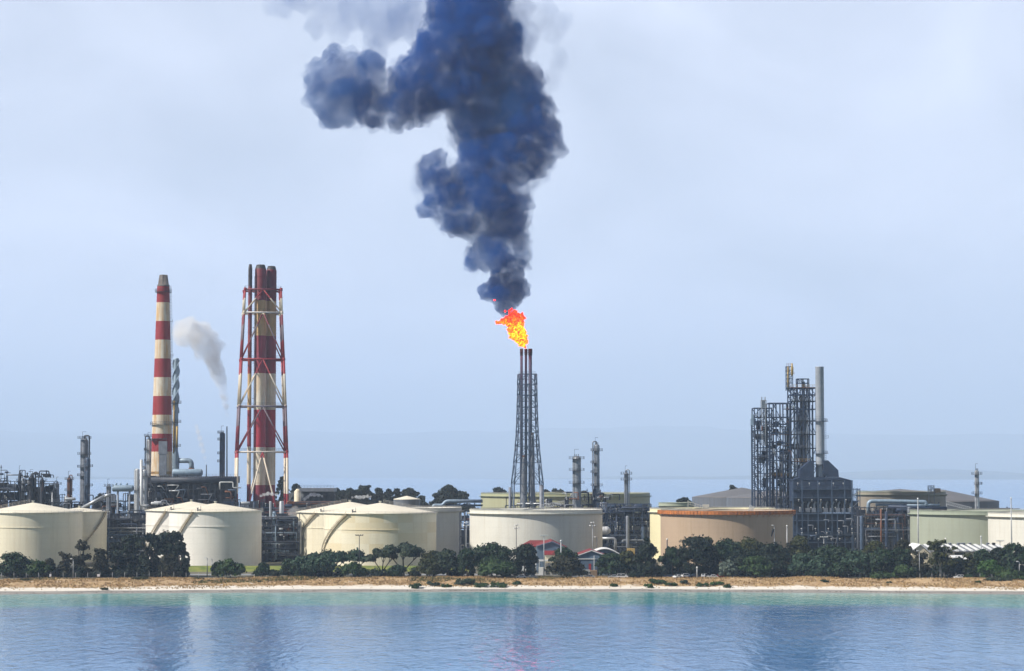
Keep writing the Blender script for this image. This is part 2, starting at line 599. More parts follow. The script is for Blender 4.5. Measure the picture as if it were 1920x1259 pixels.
xs = np.concatenate([np.arange(-1500, -260, 60), np.arange(-260, 260, 1.5), np.arange(260, 1501, 60)])
def shore_strip(name, ds, mat):
    vs, at = [], []
    for d in ds:
        for x in xs:
            vs.append((x, shore(x) + d, terrain(x, d)))
            at.append(d)
    nx = len(xs)
    idx = np.arange(len(ds) * nx).reshape(len(ds), nx)
    fs = np.stack([idx[:-1, :-1], idx[:-1, 1:], idx[1:, 1:], idx[1:, :-1]], -1).reshape(-1, 4)
    o = npmesh(name, vs, fs, 4, mat, smooth=True)
    a = o.data.attributes.new('inland', 'FLOAT', 'POINT')
    a.data.foreach_set('value', np.array(at, dtype=np.float32))
    return tag(o, kind='structure')
shore_strip('beach', np.arange(-8, 20.1, 1.0), 'shore_sand')
shore_strip('dune', np.arange(20, 52.1, 1.0), 'shore_sand')
vs = [(x, shore(x) + 52, G) for x in xs]
rows = [960, 1000, 1100, 1300, 1500, 1640]
for y in rows:
    vs += [(x, y, G) for x in xs]
vs += [(x, 1668, -1.0) for x in xs]
nx = len(xs)
idx = np.arange(len(vs)).reshape(-1, nx)
fs = np.stack([idx[:-1, :-1], idx[:-1, 1:], idx[1:, 1:], idx[1:, :-1]], -1).reshape(-1, 4)
tag(npmesh('ground', vs, fs, 4, 'plant_soil'), kind='structure')

# road behind the dune trees and the mown bank below the tanks
m, t, b, o = newmat('road_asphalt')
c = mixc(t, mrange(t, pos_noise(t, 0.3), 0.35, 0.65), (0.23, 0.24, 0.25), (0.30, 0.31, 0.32))
t.links.new(c, b.inputs['Base Color']); b.inputs['Roughness'].default_value = 0.5
mb = MB(); mb.box(-420, 420, 966, 978, G - 0.2, G + 0.05); tag(mb.build('road', 'road_asphalt'), kind='structure')

m, t, b, o = newmat('mown_grass')
c = mixc(t, mrange(t, pos_noise(t, 0.2, detail=5), 0.35, 0.65), (0.10, 0.15, 0.02), (0.24, 0.25, 0.05))
t.links.new(c, b.inputs['Base Color']); b.inputs['Roughness'].default_value = 0.9
mb = MB()
x0, x1 = X(330, 1010), X(880, 1010)

vs = []
for (a, z) in ((1000, G - 0.05), (1012, G + 2.0), (1016, G + 2.0), (1026, G - 0.05)):
    vs += [(x0, a, z), (x1, a, z)]
mb = MB(); mb.add(vs, [(0, 1, 3, 2), (2, 3, 5, 4), (4, 5, 7, 6), (0, 2, 4, 6), (1, 7, 5, 3)])
tag(mb.build('grass_bank', 'mown_grass'), kind='structure')

# --- far hills across the harbour
m, t, b, o = newmat('far_hills')
c = mixc(t, mrange(t, pos_noise(t, 0.0012, detail=5), 0.4, 0.6), (0.10, 0.14, 0.12), (0.17, 0.19, 0.14))
t.links.new(c, b.inputs['Base Color']); b.inputs['Roughness'].default_value = 0.95
hx = np.linspace(-16500, 16500, 260)
hy = np.concatenate([np.linspace(21000, 27500, 24), np.linspace(30000, 61000, 40)])
vs = []
for y in hy:
    for x in hx:
        a = 0.5 + 0.5 * mnoise.noise((x * 0.00016 + 4, y * 0.0001, 0.3))
        bb = mnoise.noise((x * 0.0006, y * 0.0004, 5.0)) + 0.4 * mnoise.noise((x * 0.0018, y * 0.001, 2.0))
        if y < 28000:
            k = sin((y - 21000) / 6500 * pi)
            z = -4 + 120 * k * max(0, 0.25 + 0.9 * mnoise.noise((x * 0.0004 + 9.2, y * 0.0001, 0.0)) + .15 * bb) * (1 if x > 1000 else .5)
        else:
            k = (y - 30000) / 31000
            z = -4 + max(0, sin(min(1, k * 1.15) * pi * .55)) * (800 + 430 * a + 90 * bb) * min(1, k * 2.2)
        vs.append((x, y, min(z, 1400)))
nx = len(hx)
idx = np.arange(len(vs)).reshape(-1, nx)
fs = np.stack([idx[:-1, :-1], idx[:-1, 1:], idx[1:, 1:], idx[1:, :-1]], -1).reshape(-1, 4)
tag(npmesh('hills', vs, fs, 4, 'far_hills', smooth=True), kind='structure')

# --- haze over the whole place
HAZE = 6.6e-5
m, t, b, o = newmat('sea_haze')
t.nodes.remove(b)
pv = node(t, 'ShaderNodeVolumePrincipled')
pv.inputs['Color'].default_value = (0.79, 0.89, 1.0, 1)
pv.inputs['Density'].default_value = HAZE
t.links.new(pv.outputs['Volume'], o.inputs['Volume'])
mb = MB(); mb.box(-17000, 17000, -60, 62000, -3.0, 1500)
tag(mb.build('haze', m), kind='stuff')

# dune grass: short dry tufts, seaweed line
def tufts(name, n, drange, mat, hmin, hmax, wmax, xr=235, seed=3, keep=None):
    r = np.random.RandomState(seed)
    V, Fc = [], []
    k = 0
    while k < n:
        x = r.uniform(-xr, xr); d = r.uniform(*drange)
        g = mnoise.noise((x * 0.07, d * 0.14, 2.0)) + 0.5 * mnoise.noise((x * 0.3, d * 0.4, 7.0))
        lim = 15 + 6 * mnoise.noise((x * 0.02, 3.0, 0.5))
        if d < lim + 4 * r.rand() or g < -0.28:
            if r.rand() > 0.04: continue
        if keep and not keep(x, d): continue
        k += 1
        z = terrain(x, d) - 0.05
        y = shore(x) + d
        for q in range(3):
            a = r.uniform(0, pi); w = r.uniform(0.12, wmax); h = r.uniform(hmin, hmax)
            ox, oy = r.uniform(-.3, .3), r.uniform(-.3, .3)
            lx, ly = r.uniform(-.35, .35), r.uniform(-.35, .35)
            b0 = len(V)
            V += [(x + ox - w * cos(a), y + oy - w * sin(a), z), (x + ox + w * cos(a), y + oy + w * sin(a), z), (x + ox + lx, y + oy + ly, z + h)]
            Fc.append((b0, b0 + 1, b0 + 2))
    return tag(npmesh(name, V, Fc, 3, mat), kind='stuff')
leaf_mat('dry_grass', (0.40, 0.25, 0.10), (0.60, 0.45, 0.25), 0.8)
leaf_mat('dune_green', (0.10, 0.11, 0.035), (0.22, 0.19, 0.07), 0.8)
leaf_mat('seaweed_brown', (0.04, 0.03, 0.02), (0.10, 0.07, 0.05), 0.8)
tufts('dune_grass', 17000, (13, 50), 'dry_grass', 0.25, 0.75, 0.3)
tufts('green_ground_cover', 3600, (26, 51), 'dune_green', 0.2, 0.75, 0.4, seed=9,
      keep=lambda x, d: mnoise.noise((x * 0.03, d * 0.08, 21.0)) > (0.2 if x < 60 else 0.36))
r = np.random.RandomState(5)
V, Fc = [], []
for k in range(420):
    x = r.uniform(-230, 230) if k % 3 else r.uniform(-60, 120)
    d = r.normal(5.2, 0.35) if k % 4 else r.uniform(4, 13)
    z = terrain(x, d) + 0.01; y = shore(x) + d
    w, l, h = r.uniform(.1, .5), r.uniform(.1, .3), r.uniform(.05, .22)
    b0 = len(V)
    V += [(x - w, y, z), (x, y - l, z), (x + w, y, z), (x, y + l, z), (x, y, z + h)]
    Fc += [(b0, b0 + 1, b0 + 4), (b0 + 1, b0 + 2, b0 + 4), (b0 + 2, b0 + 3, b0 + 4), (b0 + 3, b0, b0 + 4)]
tag(npmesh('seaweed', V, Fc, 3, 'seaweed_brown'), kind='stuff')

# ================================================================== STORAGE TANKS
def spiral_stair(root, cx, cy, R, a0, a1, z0, z1, mat='stair_tan'):
    """helical stair up the shell; angles measured from the side facing the camera"""
    mb = MB()
    n = 34
    def pt(r, k):
        a = a0 + (a1 - a0) * k / n
        return Vector((cx + r * sin(a), cy - r * cos(a), z0 + (z1 - z0) * k / n))
    for k in range(n):
        for r in (R + 0.25, R + 1.15):
            mb.bar(pt(r, k), pt(r, k + 1), 0.12, 0.42)
        mb.bar(pt(R + 0.3, k + 0.5), pt(R + 1.1, k + 0.5), 0.5, 0.06)
        for h in (0.55, 1.1):
            mb.bar(pt(R + 1.15, k) + Vector((0, 0, h)), pt(R + 1.15, k + 1) + Vector((0, 0, h)), 0.09)
        if k % 4 == 0:
            mb.bar(pt(R + 1.15, k), pt(R + 1.15, k) + Vector((0, 0, 1.1)), 0.1)
            mb.bar(pt(R + 0.02, k), pt(R + 1.15, k) - Vector((0, 0, 0.9)), 0.14)
    # resting platforms
    for k in (n // 2, n):
        a = a0 + (a1 - a0) * k / n
        p = pt(R + 0.75, k)
        mb.bar(p - Vector((cos(a), sin(a), 0)) * 0.9, p + Vector((cos(a), sin(a), 0)) * 0.9, 1.2, 0.1)
    return mb.build('spiral_stair', mat, root)

def tank(name, label, pc, Y, Rpx, peave, kind, shell, roof='roof_cream', papex=None, seam=None, stair=None, group=None,
         band=None, roof_rail=False, detail=True, trim='pale_trim', rusty=False):
    x, R = X(pc, Y), Rpx * S(Y)
    zt = Z(peave, Y - R)
    root = thing(name, label, 'storage tank', (x, Y, G), group)
    n = 96
    mb = MB()
    mb.lathe(x, Y, [(R, G), (R, zt)], n)
    if kind == 'open':
        mb.lathe(x, Y, [(R, zt), (R - 0.12, zt), (R - 0.12, zt - 2.0)], n)
    mb.build('shell', shell, root)
    if detail:
        mb = MB(); mb.ringplate(x, Y, R + 0.02, R + 0.45, G, G + 0.35, n); mb.build('base_ring', 'concrete', root)
    if seam:
        zs = Z(seam, Y - R)
        mb = MB(); mb.ringplate(x, Y, R + 0.01, R + 0.22, zs - 0.1, zs + 0.14, n); mb.build('stiffening_ring', shell, root)
    if kind == 'cone':
        za = Z(papex, Y)
        mb = MB()
        prof = [(R + 0.16, zt - 0.02), (R + 0.16, zt + 0.16)]
        for k in range(1, 9):
            u = k / 8
            prof.append(((R + 0.16) * (1 - u), zt + 0.16 + (za - zt - 0.16) * u))
        mb.lathe(x, Y, prof, n)
        mb.build('roof', roof, root)
        if detail:
            mb = MB(); mb.ringplate(x, Y, R + 0.17, R + 0.75, zt - 0.16, zt - 0.05, n)
            for k in range(44):
                a = 2 * pi * k / 44
                mb.bar((x + (R + .02) * cos(a), Y + (R + .02) * sin(a), zt - 0.9), (x + (R + .7) * cos(a), Y + (R + .7) * sin(a), zt - 0.15), 0.08)
            mb.build('eave_walkway', trim, root)
            mb = MB(); mb.rail(x, Y, R + 0.7, zt - 0.05, 1.15, 44, 0.055, 88); mb.build('handrail', 'railing_steel', root)
            mb = MB()
            mb.cyl((x, Y, za - 0.1), (x, Y, za + 0.6), 0.5, n=12); mb.cyl((x, Y, za + 0.6), (x, Y, za + 0.8), 0.9, 0.7, n=12)
            mb.build('roof_vent', trim, root)
            if roof_rail:        # sloped walk with rails up one side of the cone
                mb = MB()
                sgn = -1 if roof_rail == 'left' else 1
                A, B = Vector((x + sgn * R * 0.97, Y - 2, zt + 0.3)), Vector((x + sgn * 1.5, Y - 1.0, za + 0.1))
                for h in (0.15, 0.75, 1.3):
                    mb.bar(A + Vector((0, 0, h)), B + Vector((0, 0, h)), 0.11)
                for k in range(9):
                    q = A.lerp(B, k / 8); mb.bar(q, q + Vector((0, 0, 1.3)), 0.1)
                mb.build('roof_walkway', 'railing_steel', root)
            if stair:            # gauge hatch and valves over the stair head
                a = radians(stair[1] + 4)
                q = Vector((x + (R - 1.2) * sin(a), Y - (R - 1.2) * cos(a), zt + 0.3))
                mb = MB(); mb.cyl(q, q + Vector((0, 0, 1.3)), 0.3, n=10); mb.cyl(q + Vector((0, 0, 1.3)), q + Vector((0, 0, 1.5)), 0.5, n=10)
                mb.cyl(q + Vector((0.3, 0, 0.5)), q + Vector((1.6, -0.2, 0.5)), 0.22, n=8); mb.cyl(q + Vector((1.4, 0, .2)), q + Vector((1.4, 0, 2.4)), 0.09, n=6)
                mb.build('gauge_hatch', 'dark_steel', root)
    if kind == 'open':
        mb = MB(); mb.lathe(x, Y, [(R - 0.3, zt - 1.6), (0.0, zt - 1.0)], 48); mb.build('floating_roof', roof, root)
        mb = MB()
        if band:   # wide rim girder box standing proud of the shell
            mb.ringplate(x, Y, R + 0.02, R + 1.35, zt - 1.75, zt - 0.05, n)
        else:
            mb.ringplate(x, Y, R + 0.02, R + 1.25, zt - 1.85, zt - 1.7, n)
            mb.ringplate(x, Y, R + 0.01, R + 0.16, zt - 0.25, zt + 0.02, n)
        if detail:      # ribs of the girder
            for k in range(120):
                a = 2 * pi * k / 120
                c_, s_ = cos(a), sin(a)
                if band:
                    mb.bar((x + (R + 1.4) * c_, Y + (R + 1.4) * s_, zt - 1.7), (x + (R + 1.4) * c_, Y + (R + 1.4) * s_, zt - 0.1), 0.16)
                    if k % 2: mb.bar((x + (R + .02) * c_, Y + (R + .02) * s_, zt - 2.9), (x + (R + 1.2) * c_, Y + (R + 1.2) * s_, zt - 1.77), 0.12)
                else:
                    mb.bar((x + (R + .02) * c_, Y + (R + .02) * s_, zt - 2.7), (x + (R + 1.15) * c_, Y + (R + 1.15) * s_, zt - 1.84), 0.1)
        mb.build('wind_girder', band or trim, root)
        if detail:
            mb = MB(); mb.rail(x, Y, R - 0.35, zt, 0.5, 60, 0.07, 90); mb.build('handrail', 'railing_steel', root)
    if stair:
        spiral_stair(root, x, Y, R, radians(stair[0]), radians(stair[1]), G + 0.2, zt - 0.2)
    return root, x, R, zt

CG = 'cone roofed storage tanks along the shore'
OG = 'open topped crude tanks along the shore'
BG = 'tanks in the back row'
tank('storage_tank', 'wide cream cone roofed tank cut by the left edge of the photo', 62, 1065, 91, 962, 'cone', 'cream_paint', papex=942.5, seam=990, group=CG, roof_rail='left')
tank('storage_tank', 'narrow shaded cream tank half hidden behind the leftmost cream tank', 149, 1112, 51, 960.5, 'cone', 'cream_paint', papex=952, seam=1006, stair=(-12, 74), group=CG)
tank('storage_tank', 'off-white cone tank mostly behind the brightest white tank, stair on its left', 359, 1112, 84, 958.5, 'cone', 'white_paint', papex=940.5, seam=986, stair=(-78, -24), group=CG)
tank('storage_tank', 'brightest white cone roofed tank with stair, grass bank at its foot', 404, 1062, 86, 960, 'cone', 'white_paint', papex=943.5, seam=988, stair=(-72, -20), group=CG)
tank('storage_tank', 'cream cone tank with curved stair, behind the yellow-patched tank', 656, 1128, 99, 962, 'cone', 'cream_paint', papex=941, seam=991, stair=(-98, -34), group=CG, roof_rail='left')
tank('storage_tank', 'wide cream cone tank with yellowish patches and curved stair', 713, 1066, 105, 963.5, 'cone', 'patched_cream_paint', papex=943, seam=994, stair=(-98, -31), group=CG, roof_rail='right')
tank('storage_tank', 'flat topped grey tank in shade right of the yellow-patched tank', 766, 1185, 99.5, 953, 'open', 'pale_grey_paint', group=OG, roof='roof_grey')
tank('storage_tank', 'pale grey flat topped tank standing below the flare tower', 1005, 1078, 124, 957, 'open', 'pale_grey_paint', group=OG, roof='roof_grey')
tank('storage_tank', 'tan flat topped tank with rusty orange rim', 1362, 1078, 123, 958.5, 'open', 'tan_paint', group=OG, band='rust_orange', roof='roof_grey')
tank('storage_tank', 'pale yellow flat topped tank peeping out behind the orange rimmed tank', 1336, 1152, 117, 955, 'open', 'yellow_cream_paint', group=OG, roof='roof_grey')
tank('storage_tank', 'sage green flat topped tank behind the sawtooth roofed warehouse', 1829, 1132, 121, 959, 'open', 'sage_green_paint', group=OG, trim='green_trim', roof='roof_grey')
tank('storage_tank', 'pale cream flat topped tank cut by the right edge of the photo', 1978, 1074, 123, 963.5, 'open', 'pale_grey_paint', group=OG, roof='roof_grey')
tank('storage_tank', 'very wide khaki green tank behind the foot of the flare tower', 1060, 1400, 158, 926, 'open', 'khaki_green_paint', group=BG, trim='green_trim', roof='roof_grey')
tank('storage_tank', 'small pale green tank with only its rim showing left of the grey domed tanks', 1268, 1262, 33, 943, 'open', 'sage_green_paint', group=BG, trim='green_trim', roof='roof_grey', detail=False)
tank('storage_tank', 'big weathered grey tank with low dark rusty cone roof left of the reactor structure', 1391, 1560, 93, 933.5, 'cone', 'old_grey_paint', 'roof_grey', papex=914.5, group=BG, detail=False)
tank('storage_tank', 'weathered grey tank with paler roof, partly behind the reactor structure', 1452, 1420, 89, 934.5, 'cone', 'old_grey_paint', 'roof_grey', papex=918, group=BG, detail=False)
tank('storage_tank', 'taupe flat topped tank with green rim right of the dark furnace', 1690, 1340, 82, 922.5, 'open', 'taupe_paint', group=BG, trim='green_trim', roof='roof_grey')
tank('storage_tank', 'grey tank with only its shallow cone showing above the green rimmed tank', 1688, 1520, 62, 924, 'cone', 'old_grey_paint', 'roof_grey', papex=917, group=BG, detail=False)
tank('storage_tank', 'grey cone roofed tank behind the thin white column at the right', 1767, 1450, 104, 941.5, 'cone', 'old_grey_paint', 'roof_grey', papex=918, group=BG, detail=False)
tank('storage_tank', 'small far grey tank with pale conical roof before the dark pines', 763, 1440, 25, 937, 'cone', 'old_grey_paint', 'roof_cream', papex=930, group=BG, detail=False)

# ================================================================== CHIMNEYS AND FLARE
RED, WHITE = (0.33, 0.026, 0.04), (0.74, 0.67, 0.55)
DKRED = (0.20, 0.025, 0.045)

# --- banded single chimney
Y0 = 1200.0
cx = X(302.5, Y0)
s0 = S(Y0)
def zc(py): return Z(py, Y0)
band_mat('chimney_bands', [(zc(960), WHITE), (zc(891), (0.45, 0.30, 0.12)), (zc(884.5), WHITE), (zc(849), RED), (zc(814.5), WHITE), (zc(779), RED), (zc(744.5), WHITE),
                           (zc(709), RED), (zc(674), WHITE), (zc(639.5), RED), (zc(604.5), WHITE), (zc(568.5), RED), (zc(538), (0.12, 0.1, 0.11))])
root = thing('striped_chimney', 'tapering red and white banded chimney with rust streaks and grey cone tip', 'chimney', (cx, Y0, G), 'tall striped stacks')
mb = MB()
prof = [(19.8, 955), (19.8, 890), (18.6, 800), (16.2, 710), (13.9, 620), (12.3, 560), (11.7, 537)]
prof = [(r * s0, zc(p)) for r, p in prof]
prof[0] = (prof[0][0], G)
mb.lathe(cx, Y0, prof, 40); mb.build('shaft', 'chimney_bands', root)
mb = MB(); mb.lathe(cx, Y0, [(11.9 * s0, zc(537)), (11.9 * s0, zc(535)), (10.0 * s0, zc(535)), (7.2 * s0, zc(516)), (6.4 * s0, zc(516)), (6.4 * s0, zc(525))], 24)
for k in range(8):
    a = 2 * pi * k / 8
    mb.bar((cx + 10.1 * s0 * cos(a), Y0 + 10.1 * s0 * sin(a), zc(535)), (cx + 7.3 * s0 * cos(a), Y0 + 7.3 * s0 * sin(a), zc(516)), 0.16)
mb.build('tip', 'sooty_grey', root)
for p, r in ((548, 12.3), (797, 18.8)):
    mb = MB(); mb.ringplate(cx, Y0, r * s0, r * s0 + 0.95, zc(p) - 0.12, zc(p), 32)
    mb.rail(cx, Y0, r * s0 + 0.9, zc(p), 1.5, 16, 0.1, 24); mb.build('platform', 'dark_steel', root)
mb = MB()     # caged ladder on the right side
pts = [Vector((cx + r + 0.5, Y0 - 0.6, z)) for r, z in prof[1:]]
for a, b2 in zip(pts, pts[1:]):
    mb.bar(a, b2, 0.14); mb.bar(a + Vector((0.55, 0, 0)), b2 + Vector((0.55, 0, 0)), 0.1)
for k in range(60):
    z = zc(890) + (zc(545) - zc(890)) * k / 60
    r = float(np.interp(z, [q[1] for q in prof], [q[0] for q in prof]))
    mb.bar((cx + r, Y0 - 0.6, z), (cx + r + 1.05, Y0 - 0.6, z), 0.08)
for p in (604, 668, 757, 840):
    r = float(np.interp(zc(p), [q[1] for q in prof], [q[0] for q in prof]))
    mb.box(cx + r, cx + r + 1.4, Y0 - 1.3, Y0 + .3, zc(p), zc(p) + 0.1)
    for h in (.6, 1.2): mb.bar((cx + r + 1.4, Y0 - 1.3, zc(p) + h), (cx + r + 1.4, Y0 + .3, zc(p) + h), 0.09)
    mb.bar((cx + r + 1.4, Y0 - 1.3, zc(p)), (cx + r + 1.4, Y0 - 1.3, zc(p) + 1.2), 0.09)
mb.build('ladder', 'dark_steel', root)
mb = MB()     # grey flue casing on the front, with its hood
xa, xb = cx - 2 * s0, cx + 11.5 * s0
mb.box(xa, xb, Y0 - 20.6 * s0, Y0 - 15 * s0, zc(892), zc(852))
mb.box(xa - 0.3, xb + 0.3, Y0 - 21.2 * s0, Y0 - 15 * s0, zc(852), zc(828))
mb.build('flue_casing', 'mid_grey_steel', root)
mb = MB(); mb.box(cx - 21 * s0, cx + 12 * s0, Y0 - 22 * s0, Y0 - 5 * s0, zc(824), zc(823)); mb.build('canopy_deck', 'dark_steel', root)

# --- four legged lattice carrying three stacks
YS = 1200.0
def zs(py): return Z(py, YS)
sx = X(489.5, YS)
lv = [(545, 36.0), (588, 37.6), (675, 42.0), (763, 45.8), (848, 49.3), (948, 51.5)]
root = thing('triple_stack', 'red and white lattice tower holding three tall round stacks', 'chimney', (sx, YS, G), 'tall striped stacks')
band_mat('lattice_bands', [(G - 1, RED), (zs(927), WHITE), (zs(860), RED), (zs(832), DKRED), (zs(800), (0.17, 0.13, 0.17)), (zs(763), WHITE), (zs(703), RED), (zs(668), RED), (zs(640), (0.20, 0.16, 0.19)), (zs(612), DKRED), (zs(592), WHITE), (zs(563), RED)], stain_amt=0.35)
rot = radians(9)
corner = [(-1, -1), (1, -1), (1, 1), (-1, 1)]
def lp(i, py, hw):
    u, w = corner[i % 4]
    h = hw * s0 * 0.93
    px_, py_ = u * h, w * h * 0.8
    return Vector((sx + px_ * cos(rot) - py_ * sin(rot), YS + px_ * sin(rot) + py_ * cos(rot), zs(py)))
def lpm(i, k):
    return (lp(i, *lv[k]) + lp(i + 1, *lv[k])) / 2
for i in range(4):
    mb = MB()
    for k in range(5):
        b0, b1 = lp(i, *lv[k]), lp(i, *lv[k + 1])
        if k == 4: b1.z = G
        mb.cyl(b0, b1, 0.52 + 0.04 * k, 0.56 + .04 * k, n=10)
        mb.drum(b0 - Vector((0, 0, .5)), b0 + Vector((0, 0, .5)), 0.8, 8)
    mb.build('leg', 'lattice_bands', root)
band_mat('lattice_rings', [(zs(960), (0.70, 0.66, 0.60)), (zs(800), (0.20, 0.19, 0.25)), (zs(700), RED), (zs(620), (0.66, 0.64, 0.62)), (zs(565), DKRED)], stain_amt=0.2)
for k in range(5):
    mb = MB()
    for i in range(4):
        mb.cyl(lp(i, *lv[k]), lp(i + 1, *lv[k]), 0.42, n=8)
    mb.build('ring_beam', 'lattice_rings', root)
mb = MB()
for k in range(5):
    for i in range(4):
        top = lpm(i, k)
        for j in (i, i + 1):
            e = lp(j, *lv[k + 1])
            if k == 4: e.z = G
            mb.cyl(top, e, 0.40 if k == 4 else 0.34, n=8)
mb.build('brace', 'lattice_bands', root)
for k in range(5):
    mb = MB()
    z = zs(lv[k][0])
    for i in range(4):
        a, b2 = lp(i, *lv[k]), lp(i + 1, *lv[k])
        for h in (0.7, 1.4): mb.bar(a + Vector((0, 0, .4 + h)), b2 + Vector((0, 0, .4 + h)), 0.07)
        for q in range(7): mb.bar(a.lerp(b2, q / 6) + Vector((0, 0, .4)), a.lerp(b2, q / 6) + Vector((0, 0, 1.8)), 0.07)
        for q in (0.3, 0.7): mb.bar(a.lerp(b2, q), Vector((sx, YS, a.z)), 0.3)
    mb.build('walkway', 'dark_steel', root)
TAN = (0.55, 0.36, 0.17)
band_mat('stack_bands', [(G - 1, (0.26, 0.03, 0.06)), (zs(910), WHITE), (zs(840), (0.40, 0.018, 0.05)), (zs(771), WHITE), (zs(702), (0.28, 0.03, 0.06)), (zs(632), TAN), (zs(565), DKRED), (zs(507), (0.035, 0.03, 0.035))], stain_amt=0.6)
band_mat('thin_stack_bands', [(G - 1, (0.26, 0.03, 0.06)), (zs(910), WHITE), (zs(838), (0.30, 0.03, 0.05)), (zs(771), (0.60, 0.42, 0.2)), (zs(702), (0.30, 0.05, 0.04)), (zs(632), (0.22, 0.04, 0.05)), (zs(540), (0.035, 0.03, 0.045))], stain_amt=0.9)
for pc, r0, dy, top, mt_ in ((468.7, 3.7, -6, 498, 'thin_stack_bands'), (487, 10.7, -3.2, 498, 'stack_bands'), (505.5, 9.7, 1.8, 499, 'stack_bands')):
    x = X(pc, YS)
    mb = MB(); r1 = r0 * s0
    mb.lathe(x, YS + dy, [(r1, G), (r1, zs(top + 9)), (r1 * 0.72, zs(top)), (r1 * 0.6, zs(top)), (r1 * 0.6, zs(top + 12))], 28)
    for p in range(520, 940, 35): mb.ringplate(x, YS + dy, r1, r1 + 0.12, zs(p) - .1, zs(p) + .1, 28)
    mb.build('stack', mt_, root)
mb = MB()
x = X(477, YS)
for q in (-0.4, 0.4): mb.bar((x + q, YS - 3, G), (x + q, YS - 3, zs(520)), 0.16)
for k in range(110): mb.bar((x - .4, YS - 3, G + 1 + k), (x + .4, YS - 3, G + 1 + k), 0.09)
for k in range(6): mb.box(x - 1.2, x + 1.2, YS - 4.4, YS - 2.8, zs(550 + k * 66), zs(550 + k * 66) + .12)
mb.build('ladder', 'dark_steel', root)

# --- flare tower
YF = 1200.0
fx = X(988.5, YF)
sf = S(YF)
def zf(py): return Z(py, YF)
def hwf(py): return float(np.interp(py, [702, 740, 800, 830, 870, 910, 955], [17.3, 17.8, 19.5, 21.2, 25.0, 29.2, 32.5]))
root = thing('flare_tower', 'slender grey steel flare tower with three black tips and flared feet', 'flare tower', (fx, YF, G))
def fp(i, py):
    u, w = corner[i % 4]
    h = hwf(py) * sf
    a = radians(6)
    X_, Y_ = u * h * .93, w * h * .93
    return Vector((fx + X_ * cos(a) - Y_ * sin(a), YF + X_ * sin(a) + Y_ * cos(a), zf(py) if py < 955 else G))
flv = [702, 722, 742, 764, 788, 812, 838, 868, 908, 955]
for i in range(4):
    mb = MB()
    for a, b2 in zip(flv, flv[1:]): mb.cyl(fp(i, a), fp(i, b2), 0.30, 0.34, n=8)
    mb.build('leg', 'blue_steel', root)
mb = MB()
for a, b2 in zip(flv, flv[1:]):
    for i in range(4):
        p0, p1, q0, q1 = fp(i, a), fp(i + 1, a), fp(i, b2), fp(i + 1, b2)
        mb.bar(p0, p1, 0.30)
        mid = (p0 + p1) / 2
        mb.bar(mid, q0, 0.26); mb.bar(mid, q1, 0.26)
        mb.bar((p0 + q0) / 2, (mid + q0) / 2, 0.16); mb.bar((p1 + q1) / 2, (mid + q1) / 2, 0.16)
        mb.bar((p0 + q0) / 2, (p1 + q1) / 2, 0.18)
        mb.bar((p0 + q0) / 2, mid, 0.15); mb.bar((p1 + q1) / 2, mid, 0.15); mb.bar((p0 + q0) / 2, (q0 + q1) / 2, 0.15); mb.bar((p1 + q1) / 2, (q0 + q1) / 2, 0.15)
mb.build('brace', 'blue_steel', root)
mb = MB()
for p in (702, 742, 788, 838, 908):
    h = hwf(p) * sf * .95
    mb.box(fx - h, fx + h, YF - h, YF - h + .9, zf(p), zf(p) + .1); mb.box(fx - h, fx + h, YF + h - .9, YF + h, zf(p), zf(p) + .1)
    for q in (.6, 1.2): mb.bar((fx - h, YF - h, zf(p) + q), (fx + h, YF - h, zf(p) + q), 0.09)
mb.build('platform', 'blue_steel', root)
for pc, r0, dy, tip in ((977.8, 2.7, -0.6, 2.8), (986.2, 2.4, 1.2, 2.8), (994.2, 3.5, 0, 3.8)):
    x = X(pc, YF, 680)
    mb = MB(); mb.cyl((x, YF + dy, G), (x, YF + dy, zf(664)), r0 * sf, r0 * sf * .92, n=16)
    o = mb.build('riser', 'navy_panel', root)
    mb = MB(); mb.lathe(x, YF + dy, [(r0 * sf, zf(667)), (tip * sf, zf(665)), (tip * sf, zf(654.4)), (tip * sf * .8, zf(654.4)), (tip * sf * .8, zf(660))], 16)
    for q in (657, 661): mb.ringplate(x, YF + dy, tip * sf, tip * sf + .12, zf(q) - .15, zf(q) + .15, 16)
    mb.build('flare_tip', 'soot', o)
for pc, r0, top, m2 in ((982.3, 4.6, 862, 'mid_grey_steel'), (998.3, 4.1, 820, 'mid_grey_steel')):
    x = X(pc, YF)
    mb = MB(); mb.lathe(x, YF - 3.2, [(r0 * sf * 1.5, G), (r0 * sf * 1.5, zf(940)), (r0 * sf * 1.1, zf(915)), (r0 * sf * 1.1, zf(905)), (r0 * sf, zf(850) if top < 850 else zf(890)), (r0 * sf * .7, zf(top)), (r0 * sf * .6, zf(top - 5)), (0, zf(top - 5))], 18)
    o = mb.build('purge_vessel', m2, root)
    mb = MB(); mb.cyl((x, YF - 3.2, zf(top - 4)), (x, YF - 3.2, zf(top - 8)), r0 * sf * .62, n=12); mb.build('cap', 'rusty_pipe', o)
mb = MB()
for k in range(5):
    x = X(975 + k * 7.5, YF); mb.bar((x, YF - 4.2, zf(952)), (x, YF - 4.2, zf(710)), 0.12)
    for q in range(4): mb.bar((x - 1, YF - 4.2, zf(720 + q * 44)), (x + 1, YF - 4.2, zf(720 + q * 44)), .12)
mb.build('gas_line', 'mid_grey_steel', root)

